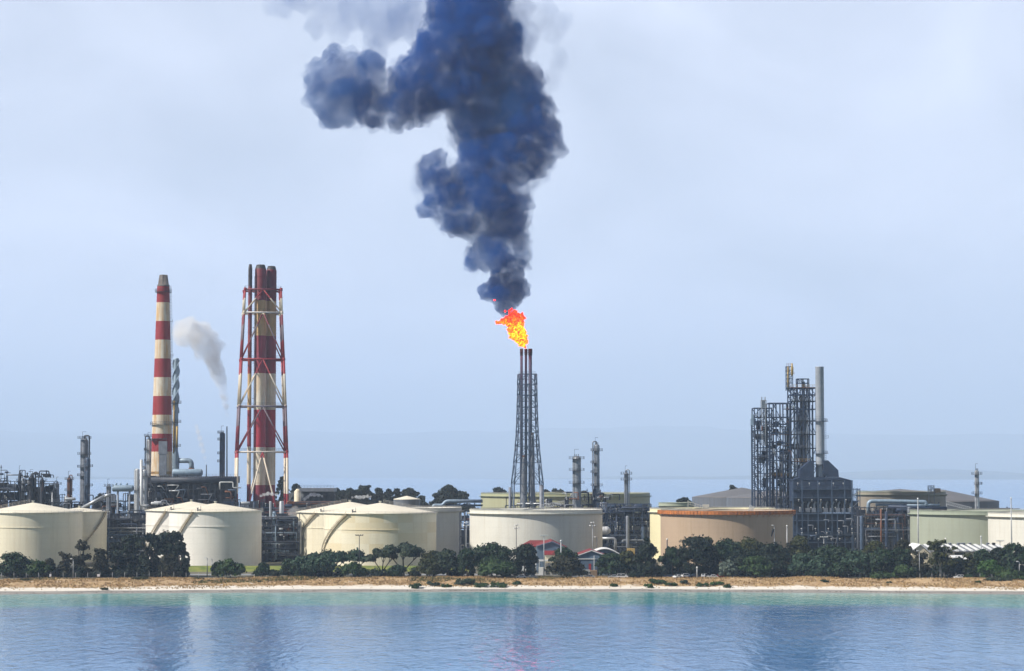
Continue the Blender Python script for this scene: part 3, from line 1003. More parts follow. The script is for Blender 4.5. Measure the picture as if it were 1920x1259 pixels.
def simple_column(name, label, pl, pr, pt, Y, mat='mid_grey_steel', plats=(), base_z=G, ladder=1, head=True, oh=1, group=None, taper=1.0, overhang=1.3, pipe_mat=None):
    """a vertical process column: shell with rings, platforms with rails, ladder, overhead line"""
    s = S(Y); x = X((pl + pr) / 2, Y); R = (pr - pl) / 2 * s; zt = Z(pt, Y)
    root = thing(name, label, 'process column', (x, Y, base_z), group)
    mb = MB()
    prof = [(R * taper * 1.06, base_z), (R * taper, base_z + 2), (R, zt - R * .8)]
    for k in range(1, 5):
        a = pi / 2 * k / 4
        prof.append((R * cos(a), zt - R * .8 + R * .8 * sin(a)))
    mb.lathe(x, Y, prof, 24)
    z = base_z + 3
    while z < zt - R:
        mb.ringplate(x, Y, R * .99, R + 0.09, z, z + 0.16, 24); z += 4.2
    mb.build('shell', mat, root)
    for p, half in plats:
        z = Z(p, Y)
        mb = MB()
        a0, a1 = {0: (0, 2 * pi), 1: (-pi * .75, pi * .25), -1: (pi * .6, pi * 1.55)}[half]
        ro = R + overhang
        mb.lathe(x, Y, [(R, z), (ro, z), (ro, z + .14), (R, z + .14)], 24, False, a0, a1)
        mb.rail(x, Y, ro - .05, z, 1.3, 12, 0.10, 20, a0, a1)
        mb.build('platform', 'dark_steel', root)
    if oh:
        mb = MB()
        rr = max(.22, R * .22)
        mb.pipe([(x, Y, zt - .2), (x, Y, zt + 1.3), (x + oh * (R + rr * 1.6), Y - .6, zt + 1.3), (x + oh * (R + rr * 1.6), Y - .6, base_z)], rr, 10)
        mb.build('overhead_pipe', pipe_mat or mat, root)
    if head:
        mb = MB()
        mb.bar((x - R * .5, Y, zt - .3), (x - R * .5, Y, zt + 3.4), .14); mb.bar((x - R * .5, Y, zt + 3.4), (x + R * .5, Y, zt + 3.4), .14)
        for k in range(3): mb.cyl((x - R * .4 + k * R * .4, Y - R * .3, zt - .5), (x - R * .4 + k * R * .4, Y - R * .3, zt + .9), .16, n=6)
        mb.build('davit', 'dark_steel', root)
    if ladder:
        mb = MB()
        lx = x - ladder * (R * .72) ; ly = Y - R * .72 - .25
        for q in (-.28, .28): mb.bar((lx + q, ly, base_z), (lx + q, ly, zt), .09)
        z = base_z
        while z < zt: mb.bar((lx - .28, ly, z), (lx + .28, ly, z), .06); z += .9
        mb.build('ladder', 'dark_steel', root)
    return root

VG = 'process columns'
simple_column('process_column', 'stubby silver column with railed platforms, first right of the flare tower', 1073.5, 1089.5, 855, 1195, 'mid_silver', [(861, 0), (883, 0), (907, 0)], oh=0, overhang=1.9, group=VG)
simple_column('process_column', 'tall slim silver column, second right of the flare tower', 1113.5, 1124.5, 833, 1205, 'mid_silver', [(846, 0), (869, -1), (887, -1), (912, 0)], oh=-1, overhang=1.7, group=VG)
simple_column('process_column', 'thin short column with square head platform, third right of the flare tower', 1170.5, 1178.5, 886, 1200, 'mid_silver', [(901, 0), (890, 0)], oh=1, overhang=1.9, group=VG)
simple_column('process_column', 'thin white column with round head platform at the right', 1828, 1836.5, 882, 1205, 'silver_cladding', [(890.5, 0), (909, 1), (927, 0)], oh=0, overhang=1.6, group=VG)
simple_column('process_column', 'tall two part dark grey column standing left of the striped chimney', 149.8, 164, 822, 1215, 'mid_grey_steel', [(823, 0), (853, 0), (877, -1), (893, -1)], oh=1, overhang=1.6, group=VG, pipe_mat='dark_steel')
simple_column('process_column', 'squat dark column hugging the tall two part grey column', 157.8, 168.5, 858, 1206, 'blue_steel', [(876, 1), (912, 1)], oh=0, group=VG)
simple_column('process_column', 'rust topped brown column left of the tall two part column', 125.5, 133.5, 896, 1200, 'rusty_pipe', [(900, 0), (921, 0)], oh=1, group=VG)
simple_column('process_column', 'slim beige grey column, leftmost of the thin ones', 104, 110.5, 907, 1200, 'mid_grey_steel', [(909, 0), (930, -1)], oh=-1, group=VG)
simple_column('process_column', 'grey column in front of the blue drum with open frame head', 199.5, 208, 911, 1165, 'mid_grey_steel', [(913, 0)], oh=0, group=VG)
simple_column('process_column', 'dark slim column between the two striped stacks, thin vent beside it', 411.3, 421.2, 811, 1212, 'blue_steel', [(813, -1), (826, -1), (852, -1), (867, -1)], oh=0, group=VG)
simple_column('process_column', 'slim grey column with crowded platforms touching the striped chimney', 273.5, 284, 823, 1212, 'silver_cladding', [(819, 0), (845, -1), (866, 0)], oh=-1, group=VG, pipe_mat='dark_steel')
simple_column('process_column', 'fat pale column with bright cladding left of the striped chimney', 251.5, 261, 879, 1168, 'bright_cladding', [(920, 0)], oh=0, group=VG, head=False)
simple_column('process_column', 'grey column wedged between fat pale column and striped chimney', 265.5, 276, 880, 1180, 'silver_cladding', [(893, 0), (921, -1)], oh=-1, group=VG)

def lone(name, label, cat, mb, mat, group=None):
    return tag(mb.build(name, mat), label, cat, group, 'thing')

mb = MB(); mb.pipe([P(265, 862, 1160), P(265, 949, 1160), P(279, 949, 1160)], 0.75, 12)
lone('riser_pipe', 'bright riser pipe with elbow at its foot, before the striped chimney', 'pipe', mb, 'bright_cladding')
mb = MB(); mb.cyl(P(425.5, 960, 1212), P(425.5, 800, 1212), .42, .3, n=10)
lone('vent_pipe', 'thin tall vent pipe that blows the large white steam plume', 'pipe', mb, 'dark_steel')
mb = MB(); mb.cyl(P(387, 900, 1195), P(387, 872, 1195), .3, .25, n=8)
lone('vent_pipe', 'short vent pipe on the heater roof blowing a thin steam wisp', 'pipe', mb, 'dark_steel')
mb = MB(); mb.cyl(P(154, 953, 1160), P(197, 930, 1160), 0.85, n=14); mb.cyl(P(195, 931, 1160), P(208, 928, 1160), .85, n=14)
lone('sloping_duct', 'sloping silver duct rising behind the shaded cream tank', 'duct', mb, 'silver_cladding')
root = thing('drum', 'long blue grey horizontal drum on two posts', 'pressure vessel', P(229, 958, 1178))
mb = MB(); mb.drum(P(213, 916, 1178), P(248, 916, 1178), 6.3 * S(1178), 18)
for q in (218, 226, 238): mb.cyl(P(q, 911, 1178), P(q, 906, 1178), .5, n=8)
mb.build('shell', 'soft_blue_cladding', root)
for q in (221, 243):
    mb = MB(); mb.cyl(P(q, 918, 1178), Vector((X(q, 1178), 1178, G)), 1.9 * S(1178), n=8); mb.build('post', 'mid_grey_steel', root)

# blue grey stack with spiral strakes, ochre casing, swan-neck duct
YB = 1222.0
root = thing('straked_stack', 'pale blue grey stack with spiral strakes behind the striped chimney', 'chimney', (X(328, YB), YB, G))
x = X(328, YB); sb = S(YB); R = 4.9 * sb
mb = MB(); mb.lathe(x, YB, [(7.5 * sb, G), (7.5 * sb, Z(858, YB)), (R, Z(845, YB)), (R, Z(674, YB)), (R * .9, Z(672, YB)), (R * .7, Z(672, YB)), (R * .7, Z(680, YB))], 24)
mb.build('shaft', 'soft_blue_cladding', root)
for st in range(3):
    mb = MB(); prev = None
    for k in range(61):
        a = st * 2 * pi / 3 + 2.6 * pi * k / 60; z = Z(775, YB) + (Z(676, YB) - Z(775, YB)) * k / 60
        q0 = Vector((x + R * .98 * cos(a), YB + R * .98 * sin(a), z)); q1 = Vector((x + (R + .55) * cos(a), YB + (R + .55) * sin(a), z))
        if prev: mb.add([prev[0], prev[1], q1, q0, prev[0] + Vector((0, 0, .25)), prev[1] + Vector((0, 0, .25)), q1 + Vector((0, 0, .25)), q0 + Vector((0, 0, .25))],
                        [(0, 1, 2, 3), (7, 6, 5, 4), (1, 5, 6, 2), (0, 3, 7, 4)], True)
        prev = (q0, q1)
    mb.build('spiral_strake', 'soft_blue_cladding', root)
for p in (757, 793, 838):
    mb = MB(); mb.ringplate(x, YB, R, R + 1.5, Z(p, YB), Z(p, YB) + .15, 24); mb.rail(x, YB, R + 1.45, Z(p, YB), 1.4, 12, .1, 20); mb.build('platform', 'dark_steel', root)
mb = MB(); mb.cyl((X(325.3, YB), YB - R, Z(850, YB)), (X(325.3, YB), YB - R, Z(752, YB)), .42, n=10); mb.cyl((X(331.5, YB), YB - R - .3, Z(840, YB)), (X(331.5, YB), YB - R - .3, Z(800, YB)), .5, n=10)
mb.build('casing_pipe', 'ochre_paint', root)
mb = MB(); mb.pipe([P(330, 864, YB), P(359, 864, YB), P(359, 881, YB)], 1.35, 14); mb.build('swan_neck_duct', 'soft_blue_cladding', root)
mb = MB(); mb.cyl(P(359, 878, YB), P(359, 882, YB), 1.6, n=14); mb.build('flange', 'rusty_pipe', root)

# white lines of the furnace stack
YK = 1186.0
root = thing('furnace_stack', 'tall plain pale grey round stack rising from the dark furnace', 'chimney', (X(1537.5, YK), YK, Z(898, YK)), 'tall stacks')
x = X(1537.5, YK, 800); sk = S(YK); R = 7.9 * sk
mb = MB(); mb.lathe(x, YK, [(R * 1.15, Z(899, YK)), (R * 1.02, Z(880, YK)), (R, Z(850, YK)), (R, Z(690, YK)), (R * 1.04, Z(689, YK)), (R * 1.04, Z(688, YK)), (R * .85, Z(688, YK)), (R * .85, Z(700, YK))], 32)
for p in (709, 727, 745, 763, 781, 800, 818, 836, 866, 880): mb.ringplate(x, YK, R * .99, R + .07, Z(p, YK), Z(p, YK) + .18, 32)
mb.build('shaft', 'stack_grey', root)
for p in (791, 851): 
    mb = MB(); mb.ringplate(x, YK, R, R + 1.7, Z(p, YK), Z(p, YK) + .16, 28); mb.box(x + R, x + R + 2.1, YK - 1.2, YK + 1.2, Z(p, YK) + .17, Z(p, YK) + .3)
    mb.rail(x, YK, R + 1.65, Z(p, YK), 1.4, 14, .1, 24); mb.build('platform', 'blue_steel', root)
mb = MB()
for q in (0.2, 0.85): mb.bar((x + R + q, YK, Z(880, YK)), (x + R + q, YK, Z(784, YK)), .12)
for k in range(27): mb.bar((x + R + .2, YK, Z(880, YK) + k), (x + R + .85, YK, Z(880, YK) + k), .08)
z = Z(822, YK); mb.box(x + R, x + R + 2.1, YK - 1, YK + 1, z, z + .12)
for h in (.7, 1.4): mb.bar((x + R + 2.05, YK - 1, z + h), (x + R + 2.05, YK + 1, z + h), .1); mb.bar((x + R + .2, YK - 1, z + h), (x + R + 2.05, YK - 1, z + h), .1)
mb.bar((x + R + 2.05, YK - 1, z), (x + R + 2.05, YK - 1, z + 1.4), .1)
mb.build('ladder', 'blue_steel', root)
mb = MB(); z = Z(872, YK); mb.ringplate(x, YK, R, R + 1.3, z - .2, z + .2, 28); mb.build('support_ring', 'navy_panel', root)

# ================================================================== PROCESS STRUCTURES
def frame(mb, x0, x1, y0, y1, z0, z1, nx, ny, zl, w=.4, brace=.5, rng=RND, tops=None):
    """steel frame; zl = floor heights; tops(i,j) may cut columns"""
    gx = [x0 + (x1 - x0) * i / nx for i in range(nx + 1)]
    gy = [y0 + (y1 - y0) * j / max(1, ny) for j in range(ny + 1)]
    top = {}
    for i, x in enumerate(gx):
        for j, y in enumerate(gy):
            zt = tops(i, j) if tops else z1
            top[i, j] = zt
            mb.bar((x, y, z0), (x, y, zt), w)
    lv_ = [z0] + list(zl)
    for a, z in enumerate(zl):
        for i in range(nx + 1):
            for j in range(ny + 1):
                if top[i, j] + .01 < z: continue
                if i < nx and top[i + 1, j] + .01 >= z:
                    mb.bar((gx[i], gy[j], z), (gx[i + 1], gy[j], z), w * .8)
                    if rng.random() < brace:
                        zz = lv_[a]
                        if rng.random() < .5: mb.bar((gx[i], gy[j], zz), (gx[i + 1], gy[j], z), w * .55)
                        else: mb.bar((gx[i + 1], gy[j], zz), (gx[i], gy[j], z), w * .55)
                        if rng.random() < .35: mb.bar((gx[i], gy[j], z), ((gx[i] + gx[i + 1]) / 2, gy[j], zz), w * .5)
                if j < ny and top[i, j + 1] + .01 >= z:
                    mb.bar((gx[i], gy[j], z), (gx[i], gy[j + 1], z), w * .8)
    return gx, gy

def railline(mb, a, b, h=1.15, t=.07, step=1.8):
    a, b = Vector(a), Vector(b)
    for q in (h, h * .5): mb.bar(a + Vector((0, 0, q)), b + Vector((0, 0, q)), t)
    n = max(1, int((b - a).length / step))
    for k in range(n + 1): mb.bar(a.lerp(b, k / n), a.lerp(b, k / n) + Vector((0, 0, h)), t)

def rack(label, pl, pr, pt, Y, depth, seed, cat='pipe rack', name='pipe_rack', lev=4.6, bay=6.0, npipe=16, nvert=8, ndrum=3, nbox=4, nlamp=10, ragged=.35, zb=G,
         steel='dark_steel', mats=('dark_steel', 'navy_panel', 'tower_steel', 'mid_grey_steel', 'dark_steel', 'rusty_pipe', 'blue_steel', 'navy_panel', 'silver_cladding', 'black_steel'), brace=.3, dense=True, group='open process structures'):
    rng = random.Random(seed)
    x0, x1 = X(pl, Y), X(pr, Y); zt = Z(pt, Y); y0, y1 = Y, Y + depth
    root = thing(name, label, cat, ((x0 + x1) / 2, Y + depth / 2, zb), group)
    nx = max(1, round((x1 - x0) / bay)); ny = max(1, round(depth / 8)); nl = max(1, round((zt - zb) / lev))
    zl = [zb + (zt - zb) * (k + 1) / nl for k in range(nl)]
    cut = {i: (zl[-1 - (1 if rng.random() < ragged else 0) - (1 if nl > 3 and rng.random() < ragged * .4 else 0)] if nl > 2 else zt) for i in range(nx + 1)}
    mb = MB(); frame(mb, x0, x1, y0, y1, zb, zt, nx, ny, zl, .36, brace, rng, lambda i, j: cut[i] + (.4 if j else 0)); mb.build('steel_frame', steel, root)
    mb = MB(); mr_ = MB()
    for z in zl[:-1] if nl > 1 else zl:
        sp_x = []
        for i in range(nx):
            if rng.random() < .75 and cut[i] >= z and cut[i + 1] >= z:
                a, b2 = x0 + (x1 - x0) * i / nx, x0 + (x1 - x0) * (i + 1) / nx
                mb.box(a, b2, y0 + .3, y1, z + .2, z + .3)
                sp_x += [a, b2]
        if sp_x:
            mr_ = MB(); railline(mr_, (min(sp_x), y0 + .1, z + .3), (max(sp_x), y0 + .1, z + .3)); mr_.build('handrail', 'mid_grey_steel', root)
    if mb.v: mb.build('grating_deck', steel, root)
    H_ = zt - zb
    for k in range(npipe):
        z = zb + H_ * rng.uniform(.05, .95); y = rng.choice([y0 - .6, y0 - .3, y0 + depth * rng.random(), y0 + depth * rng.random() * .5]); r_ = rng.choice([.12, .15, .18, .22, .3, .42])
        a = x0 + (x1 - x0) * rng.uniform(0, .5); b2 = a + (x1 - a) * rng.uniform(.4, 1)
        pts = [(a, y, z), (b2, y, z)]
        if rng.random() < .55: pts.append((b2, y, max(zb, z - H_ * rng.uniform(.1, .45))))
        if rng.random() < .4: pts.insert(0, (a, y, max(zb, z + H_ * rng.uniform(-.35, .12))))
        mb = MB(); mb.pipe(pts, r_, 8); mb.build('pipe', rng.choice(mats), root)
    for k in range(nvert):
        x = rng.uniform(x0, x1); y = y0 + rng.uniform(-.5, depth * .6); r_ = rng.choice([.2, .3, .45, .7]); za = zb + H_ * rng.uniform(.0, .35); zz = zb + H_ * rng.uniform(.55, 1.04)
        mb = MB()
        if r_ > .6: mb.drum((x, y, za), (x, y, zz), r_ * 1.3, 12)
        elif rng.random() < .5: mb.pipe([(x, y, za), (x, y, zz), (x + rng.uniform(-3, 3), y, zz)], r_, 8)
        else: mb.cyl((x, y, za), (x, y, zz), r_, n=8)
        mb.build('riser', rng.choice(mats), root)
    for k in range(ndrum):
        x = rng.uniform(x0 + 2, max(x0 + 2.1, x1 - 5)); z = rng.choice(zl) - rng.uniform(1, 2.4); r_ = rng.uniform(.7, 1.4); y = y0 + rng.uniform(.5, depth * .4)
        mb = MB(); mb.drum((x, y, z), (x + rng.uniform(3, 6), y, z), r_, 14)
        mb.box(x + .5, x + .9, y - .5, y + .5, z - r_ - .8, z - r_ * .8)
        mb.build('drum', rng.choice(mats), root)
    for k in range(nbox):
        x = rng.uniform(x0, max(x0 + 1, x1 - 5)); lo = rng.choice([zb] + zl[:-1]); w_, h_ = rng.uniform(2.5, 6), rng.uniform(1.6, lev * .85); y = y0 + depth * rng.uniform(.15, .5)
        mb = MB(); mb.box(x, min(x1, x + w_), y, y + 3, lo + .3, lo + .3 + h_)
        for q in range(3): mb.box(x + .3 + q * w_ / 3.4, x + .3 + q * w_ / 3.4 + .15, y - .12, y, lo + .35, lo + .2 + h_)
        mb.build('equipment_box', rng.choice(['black_steel', 'dark_steel', 'navy_panel', 'mid_grey_steel']), root)
    if dense:     # plain black boxes added at the back of the bay to darken its depth
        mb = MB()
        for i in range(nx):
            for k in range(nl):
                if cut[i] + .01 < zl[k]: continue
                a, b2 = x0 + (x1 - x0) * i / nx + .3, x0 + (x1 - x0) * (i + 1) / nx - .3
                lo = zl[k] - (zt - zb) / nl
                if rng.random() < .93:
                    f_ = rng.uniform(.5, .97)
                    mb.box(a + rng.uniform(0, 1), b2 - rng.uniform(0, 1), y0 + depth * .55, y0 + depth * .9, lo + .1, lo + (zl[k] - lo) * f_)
        if mb.v: mb.build('dark_inner_box', 'black_steel', root)
    for k in range(nlamp):
        x = rng.uniform(x0, x1); z = rng.choice(zl) + rng.uniform(.5, 2.2) if nl > 1 else zb + rng.uniform(1, H_)
        if z > zt: z = zt - .5
        mb = MB(); mb.box(x - .22, x + .22, y0 - .75, y0 - .45, z, z + .3); mb.bar((x, y0 - .5, z - 1.4), (x, y0 - .5, z), .08); mb.build('floodlight', 'lamp_white', root)
    return root

# left process area
simple_column('process_column', 'thick dark column inside the ragged dark structure, right of its middle', 53, 64, 893, 1192, 'black_steel', [(897, 0), (908, -1)], oh=1, group=VG, ladder=0)
simple_column('process_column', 'dark slim column at the left end of the ragged dark structure', 34, 39, 886, 1192, 'dark_steel', [(903, 0)], oh=0, group=VG, ladder=0)
simple_column('process_column', 'dark column near the right end of the ragged dark structure', 74, 83, 899, 1190, 'black_steel', [(903, 0)], oh=-1, group=VG, ladder=0)
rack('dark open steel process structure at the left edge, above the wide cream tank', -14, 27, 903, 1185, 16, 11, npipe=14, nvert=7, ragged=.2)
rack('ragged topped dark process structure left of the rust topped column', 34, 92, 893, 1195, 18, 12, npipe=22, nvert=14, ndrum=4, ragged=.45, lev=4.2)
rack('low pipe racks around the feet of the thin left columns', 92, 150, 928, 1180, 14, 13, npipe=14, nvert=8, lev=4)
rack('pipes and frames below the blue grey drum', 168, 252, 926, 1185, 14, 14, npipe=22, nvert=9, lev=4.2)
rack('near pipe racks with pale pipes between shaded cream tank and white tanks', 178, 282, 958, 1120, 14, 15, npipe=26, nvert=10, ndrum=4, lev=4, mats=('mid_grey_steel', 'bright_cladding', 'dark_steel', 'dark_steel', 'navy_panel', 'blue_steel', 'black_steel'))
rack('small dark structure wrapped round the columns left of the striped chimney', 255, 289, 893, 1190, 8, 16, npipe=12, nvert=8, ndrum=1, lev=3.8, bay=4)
def knot(name, label, seed, px0, px1, py0, py1, Y, n, mats, cat='piping'):
    """small crown of pipes, bends and valves on top of a structure"""
    rng = random.Random(seed)
    root = thing(name, label, cat, P((px0 + px1) / 2, py1, Y), 'pipework crowns')
    for k in range(n):
        a = P(rng.uniform(px0, px1), py1, Y + rng.uniform(-3, 3)); h = (py1 - py0) * S(Y) * rng.random() ** 1.4 + .6
        mb = MB(); q = rng.random(); r_ = rng.choice([.12, .16, .22, .32])
        if q < .35:
            mb.cyl(a, a + Vector((0, 0, h)), r_, n=7); mb.cyl(a + Vector((0, 0, h * .8)), a + Vector((0, 0, h * .9)), r_ * 2.2, n=8); nm = 'stub_pipe'
        elif q < .55:
            mb.drum(a + Vector((-r_ * 5, 0, h * .5)), a + Vector((r_ * 5, 0, h * .5)), r_ * 2.6, 10); mb.bar(a, a + Vector((0, 0, h * .5)), r_); nm = 'small_drum'
        elif q < .75:
            w_ = rng.uniform(1.5, 5); mb.pipe([a, a + Vector((0, 0, h * .7)), a + Vector((w_, .4, h * .7)), a + Vector((w_, .4, 0))], r_, 7); nm = 'pipe'
        else:
            w_ = rng.uniform(-4, 4); mb.pipe([a, a + Vector((0, 0, h * .6)), a + Vector((w_, 1.5, h * .6))], r_, 7); mb.box(a.x - r_ * 2, a.x + r_ * 2, a.y - r_ * 2, a.y + r_ * 2, a.z, a.z + h * .3); nm = 'pipe'
        mb.build(nm, rng.choice(mats), root)
    return root
knot('pipework', 'tangle of bent pipes on the structure at the left edge', 5, 0, 14, 868, 904, 1190, 12, ['dark_steel', 'blue_steel'])
knot('pipework', 'tangle of bent pipes topping the ragged dark structure', 6, 36, 88, 876, 896, 1200, 20, ['dark_steel', 'black_steel'])
mb = MB(); mb.cyl(P(12, 891, 1188), P(38, 891, 1188), .35, n=10); lone('crossover_pipe', 'straight pipe bridging the two left process structures', 'pipe', mb, 'mid_grey_steel')
knot('pipework', 'small white valves and pipes behind the white cone tank roof', 8, 288, 318, 936, 948, 1140, 16, ['bright_cladding', 'mid_grey_steel'])

# heater block below the striped chimney
YH = 1192.0
root = thing('heater_block', 'long dark rust stained heater with flat duct roof under the striped chimney', 'process heater', (X(362, YH), YH, G))
mb = MB(); mb.tube([P(284, 901, YH - 5), P(443, 901, YH - 5)], 1.9, 14); mb.box(X(284, YH), X(446, YH), YH - 6, YH + 8, Z(906, YH), Z(893.5, YH)); mb.build('roof_duct', 'dark_steel', root)
mb = MB()
for k in range(40):
    x = X(286 + k * 4, YH); mb.box(x - .12, x + .12, YH - 6.2, YH - 6, Z(906, YH) + .1, Z(894, YH))
mb.build('duct_rib', 'mid_grey_steel', root)
mb = MB(); mb.box(X(286, YH), X(442, YH), YH, YH + 8, G, Z(906, YH)); mb.build('casing', 'black_steel', root)
mb = MB(); frame(mb, X(285, YH), X(446, YH), YH - 6, YH - 1, G, Z(906, YH), 16, 1, [Z(p, YH) for p in (980, 955, 930, 918, 906)], .36, .25); mb.build('steel_frame', 'dark_steel', root)
mb = MB(); railline(mb, P(330, 893.5, YH - 5.5), P(446, 893.5, YH - 5.5)); mb.build('handrail', 'mid_grey_steel', root)
rg = random.Random(44)
for k in range(26):
    x = X(rg.uniform(290, 440), YH); p = rg.uniform(908, 945); w_ = rg.uniform(1.0, 4); h_ = rg.uniform(1, 4.5)
    mb = MB(); mb.box(x, x + w_, YH - 2.5, YH - .02, Z(p, YH), Z(p, YH) + h_)
    mb.build('burner_box', rg.choice(['rusty_pipe', 'dark_steel', 'navy_panel', 'mid_grey_steel', 'black_steel', 'ochre_paint' if k % 9 == 0 else 'dark_steel']), root)
for k in range(16):
    px_ = rg.uniform(290, 440); p = rg.uniform(905, 940)
    mb = MB(); mb.pipe([P(px_, p, YH - 6.5), P(px_ + rg.uniform(4, 22), p, YH - 6.5), P(px_ + 14, p + rg.uniform(5, 20), YH - 6.5)], rg.choice([.2, .3, .5]), 8)
    mb.build('pipe', rg.choice(['dark_steel', 'mid_grey_steel', 'rusty_pipe', 'blue_steel', 'silver_cladding']), root)
root = thing('fume_drum', 'hazy blue grey drum lying on the heater roof right of the chimney', 'pressure vessel', P(350, 893, YH + 2))
mb = MB(); mb.drum(P(326, 886.5, YH + 2), P(377, 886.5, YH + 2), 1.9, 16); mb.build('shell', 'soft_blue_cladding', root)
mb = MB()
for q in (332, 350, 370): mb.box(X(q, YH) - .3, X(q, YH) + .3, YH + .8, YH + 3.2, Z(893.4, YH), Z(888, YH))
mb.build('saddle', 'dark_steel', root)
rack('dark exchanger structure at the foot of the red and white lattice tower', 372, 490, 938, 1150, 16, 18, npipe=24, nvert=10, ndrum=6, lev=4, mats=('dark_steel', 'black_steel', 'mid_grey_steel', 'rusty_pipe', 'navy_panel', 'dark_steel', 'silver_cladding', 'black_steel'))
mb = MB(); mb.pipe([P(412, 918, 1145), P(412, 904.5, 1145), P(437, 904.5, 1145), P(437, 915, 1145), P(452, 915, 1145)], .32, 8)
lone('pipe_loop', 'bright square pipe loop in front of the heater, left of the lattice tower', 'pipe', mb, 'bright_cladding')
# band of pipe racks between the white and the cream tanks
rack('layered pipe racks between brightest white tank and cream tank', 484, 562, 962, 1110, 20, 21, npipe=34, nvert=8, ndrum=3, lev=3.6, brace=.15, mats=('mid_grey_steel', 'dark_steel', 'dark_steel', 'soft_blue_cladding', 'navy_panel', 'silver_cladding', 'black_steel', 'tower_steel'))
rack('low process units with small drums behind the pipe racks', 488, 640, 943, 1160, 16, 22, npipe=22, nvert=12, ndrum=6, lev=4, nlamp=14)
mb = MB(); mb.box(X(482, 1125), X(566, 1125), 1124, 1127, G, Z(1033, 1124))
for k in range(20): mb.box(X(484 + k * 4, 1125), X(484 + k * 4, 1125) + .2, 1123.8, 1124, G, Z(1033, 1124) - .1)
lone('maroon_wall', 'long dark maroon screen wall between brightest white tank and cream tank', 'wall', mb, 'maroon_paint')
mb = MB(); mb.box(X(490, 1240), X(640, 1240), 1240, 1250, G, Z(941, 1240)); mb.box(X(490, 1240), X(640, 1240), 1239.4, 1240, Z(945, 1240), Z(943, 1240))
lone('low_building', 'long low red brown building behind steam puffs, right of the lattice tower', 'building', mb, 'rusty_pipe')
root = thing('frame_building', 'dark open sided building with flat roof before the far pines', 'building', P(592, 950, 1300))
mb = MB(); mb.box(X(558, 1300), X(626, 1300), 1300, 1322, Z(922, 1300), Z(915.5, 1300)); mb.build('roof', 'mid_grey_steel', root)
mb = MB(); mb.box(X(560, 1300), X(624, 1300), 1312, 1320, G, Z(922, 1300)); mb.build('wall', 'dark_steel', root)
mb = MB(); frame(mb, X(558, 1300), X(626, 1300), 1300, 1308, G, Z(922, 1300), 7, 1, [Z(940, 1300), Z(928, 1300)], .5, .3); mb.build('steel_frame', 'dark_steel', root)
mb = MB(); railline(mb, P(558, 915.4, 1301), P(626, 915.4, 1301), 1.5, .12); mb.build('handrail', 'mid_grey_steel', root)
mb = MB(); mb.lathe(X(558, 1270), 1270, [(6.5 * S(1270), G), (6.5 * S(1270), Z(922, 1270)), (2 * S(1270), Z(917, 1270)), (0, Z(917, 1270))], 16)
lone('cooling_silo', 'pale beige squat silo wrapped in drifting steam', 'silo', mb, 'shed_cream')
for pc, pt_, r_, nm in ((528, 940, 4.5, 'pale round day tank on the low units behind the brightest white tank'), (507, 940, 2.2, 'thin white vessel left of the pale round day tank')):
    mb = MB(); x = X(pc, 1150); mb.lathe(x, 1150, [(r_ * S(1150), G), (r_ * S(1150), Z(pt_ + 2, 1150)), (r_ * .7 * S(1150), Z(pt_, 1150)), (0, Z(pt_, 1150))], 20)
    lone('day_tank', nm, 'storage tank', mb, 'silver_cladding')
# wide low pipe in front of far pines, between dark tank and flare tank
root = thing('pipe_bridge', 'raised pale blue pipe on trestles behind the shaded grey tank', 'pipe rack', P(870, 955, 1215))
mb = MB(); mb.pipe([P(812, 958, 1215), P(812, 948, 1215), P(830, 948, 1215), P(836, 940, 1215), P(905, 940, 1215)], .9, 12); mb.build('pipe', 'soft_blue_cladding', root)
mb = MB(); mb.cyl(P(838, 948, 1216), P(905, 948, 1216), .55, n=10); mb.build('pipe', 'blue_steel', root)
for q in (836, 848, 862, 876, 890):
    mb = MB(); mb.bar((X(q, 1215), 1216, G), (X(q, 1215), 1216, Z(941, 1215)), .5); mb.build('trestle', 'dark_steel', root)
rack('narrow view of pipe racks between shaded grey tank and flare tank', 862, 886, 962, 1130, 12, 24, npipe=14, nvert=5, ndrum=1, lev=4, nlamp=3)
# process area right of the flare
rack('low pipework and frames at the foot of the flare tower', 944, 1066, 934, 1196, 12, 31, npipe=18, nvert=9, lev=4, ragged=.5, dense=False)
mb = MB(); mb.cyl((X(1015, 1180), 1180, G), (X(1015, 1180), 1180, Z(910, 1180)), 3.6 * S(1180), n=16); mb.cyl((X(1015, 1180), 1180, Z(910.5, 1180)), (X(1015, 1180), 1180, Z(909.5, 1180)), 3.9 * S(1180), n=16)
lone('knockout_drum', 'plain upright grey drum at the right foot of the flare tower', 'pressure vessel', mb, 'mid_grey_steel')
mb = MB(); mb.cyl((X(956, 1180), 1180, G), (X(956, 1180), 1180, Z(914, 1180)), 2.4 * S(1180), n=16)
lone('knockout_drum', 'slim upright grey drum at the left foot of the flare tower', 'pressure vessel', mb, 'mid_grey_steel')
rack('tall dark structure crowded round the second slim column', 1062, 1136, 917, 1200, 16, 32, npipe=22, nvert=16, ndrum=5, ragged=.5, lev=4.2, dense=False)
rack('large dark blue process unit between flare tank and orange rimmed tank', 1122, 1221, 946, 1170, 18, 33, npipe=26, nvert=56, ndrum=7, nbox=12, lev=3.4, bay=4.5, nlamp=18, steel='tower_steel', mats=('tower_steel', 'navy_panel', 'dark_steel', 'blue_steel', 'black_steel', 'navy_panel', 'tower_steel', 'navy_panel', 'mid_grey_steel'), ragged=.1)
mb = MB(); mb.drum(P(1128, 995, 1115), P(1137, 995, 1115), 7.3 * S(1115), 20); mb.lathe(X(1137, 1115), 1115, [(7.6 * S(1115) * sin(pi * k / 12), Z(995, 1115) - 7.6 * S(1115) * cos(pi * k / 12)) for k in range(13)], 24)
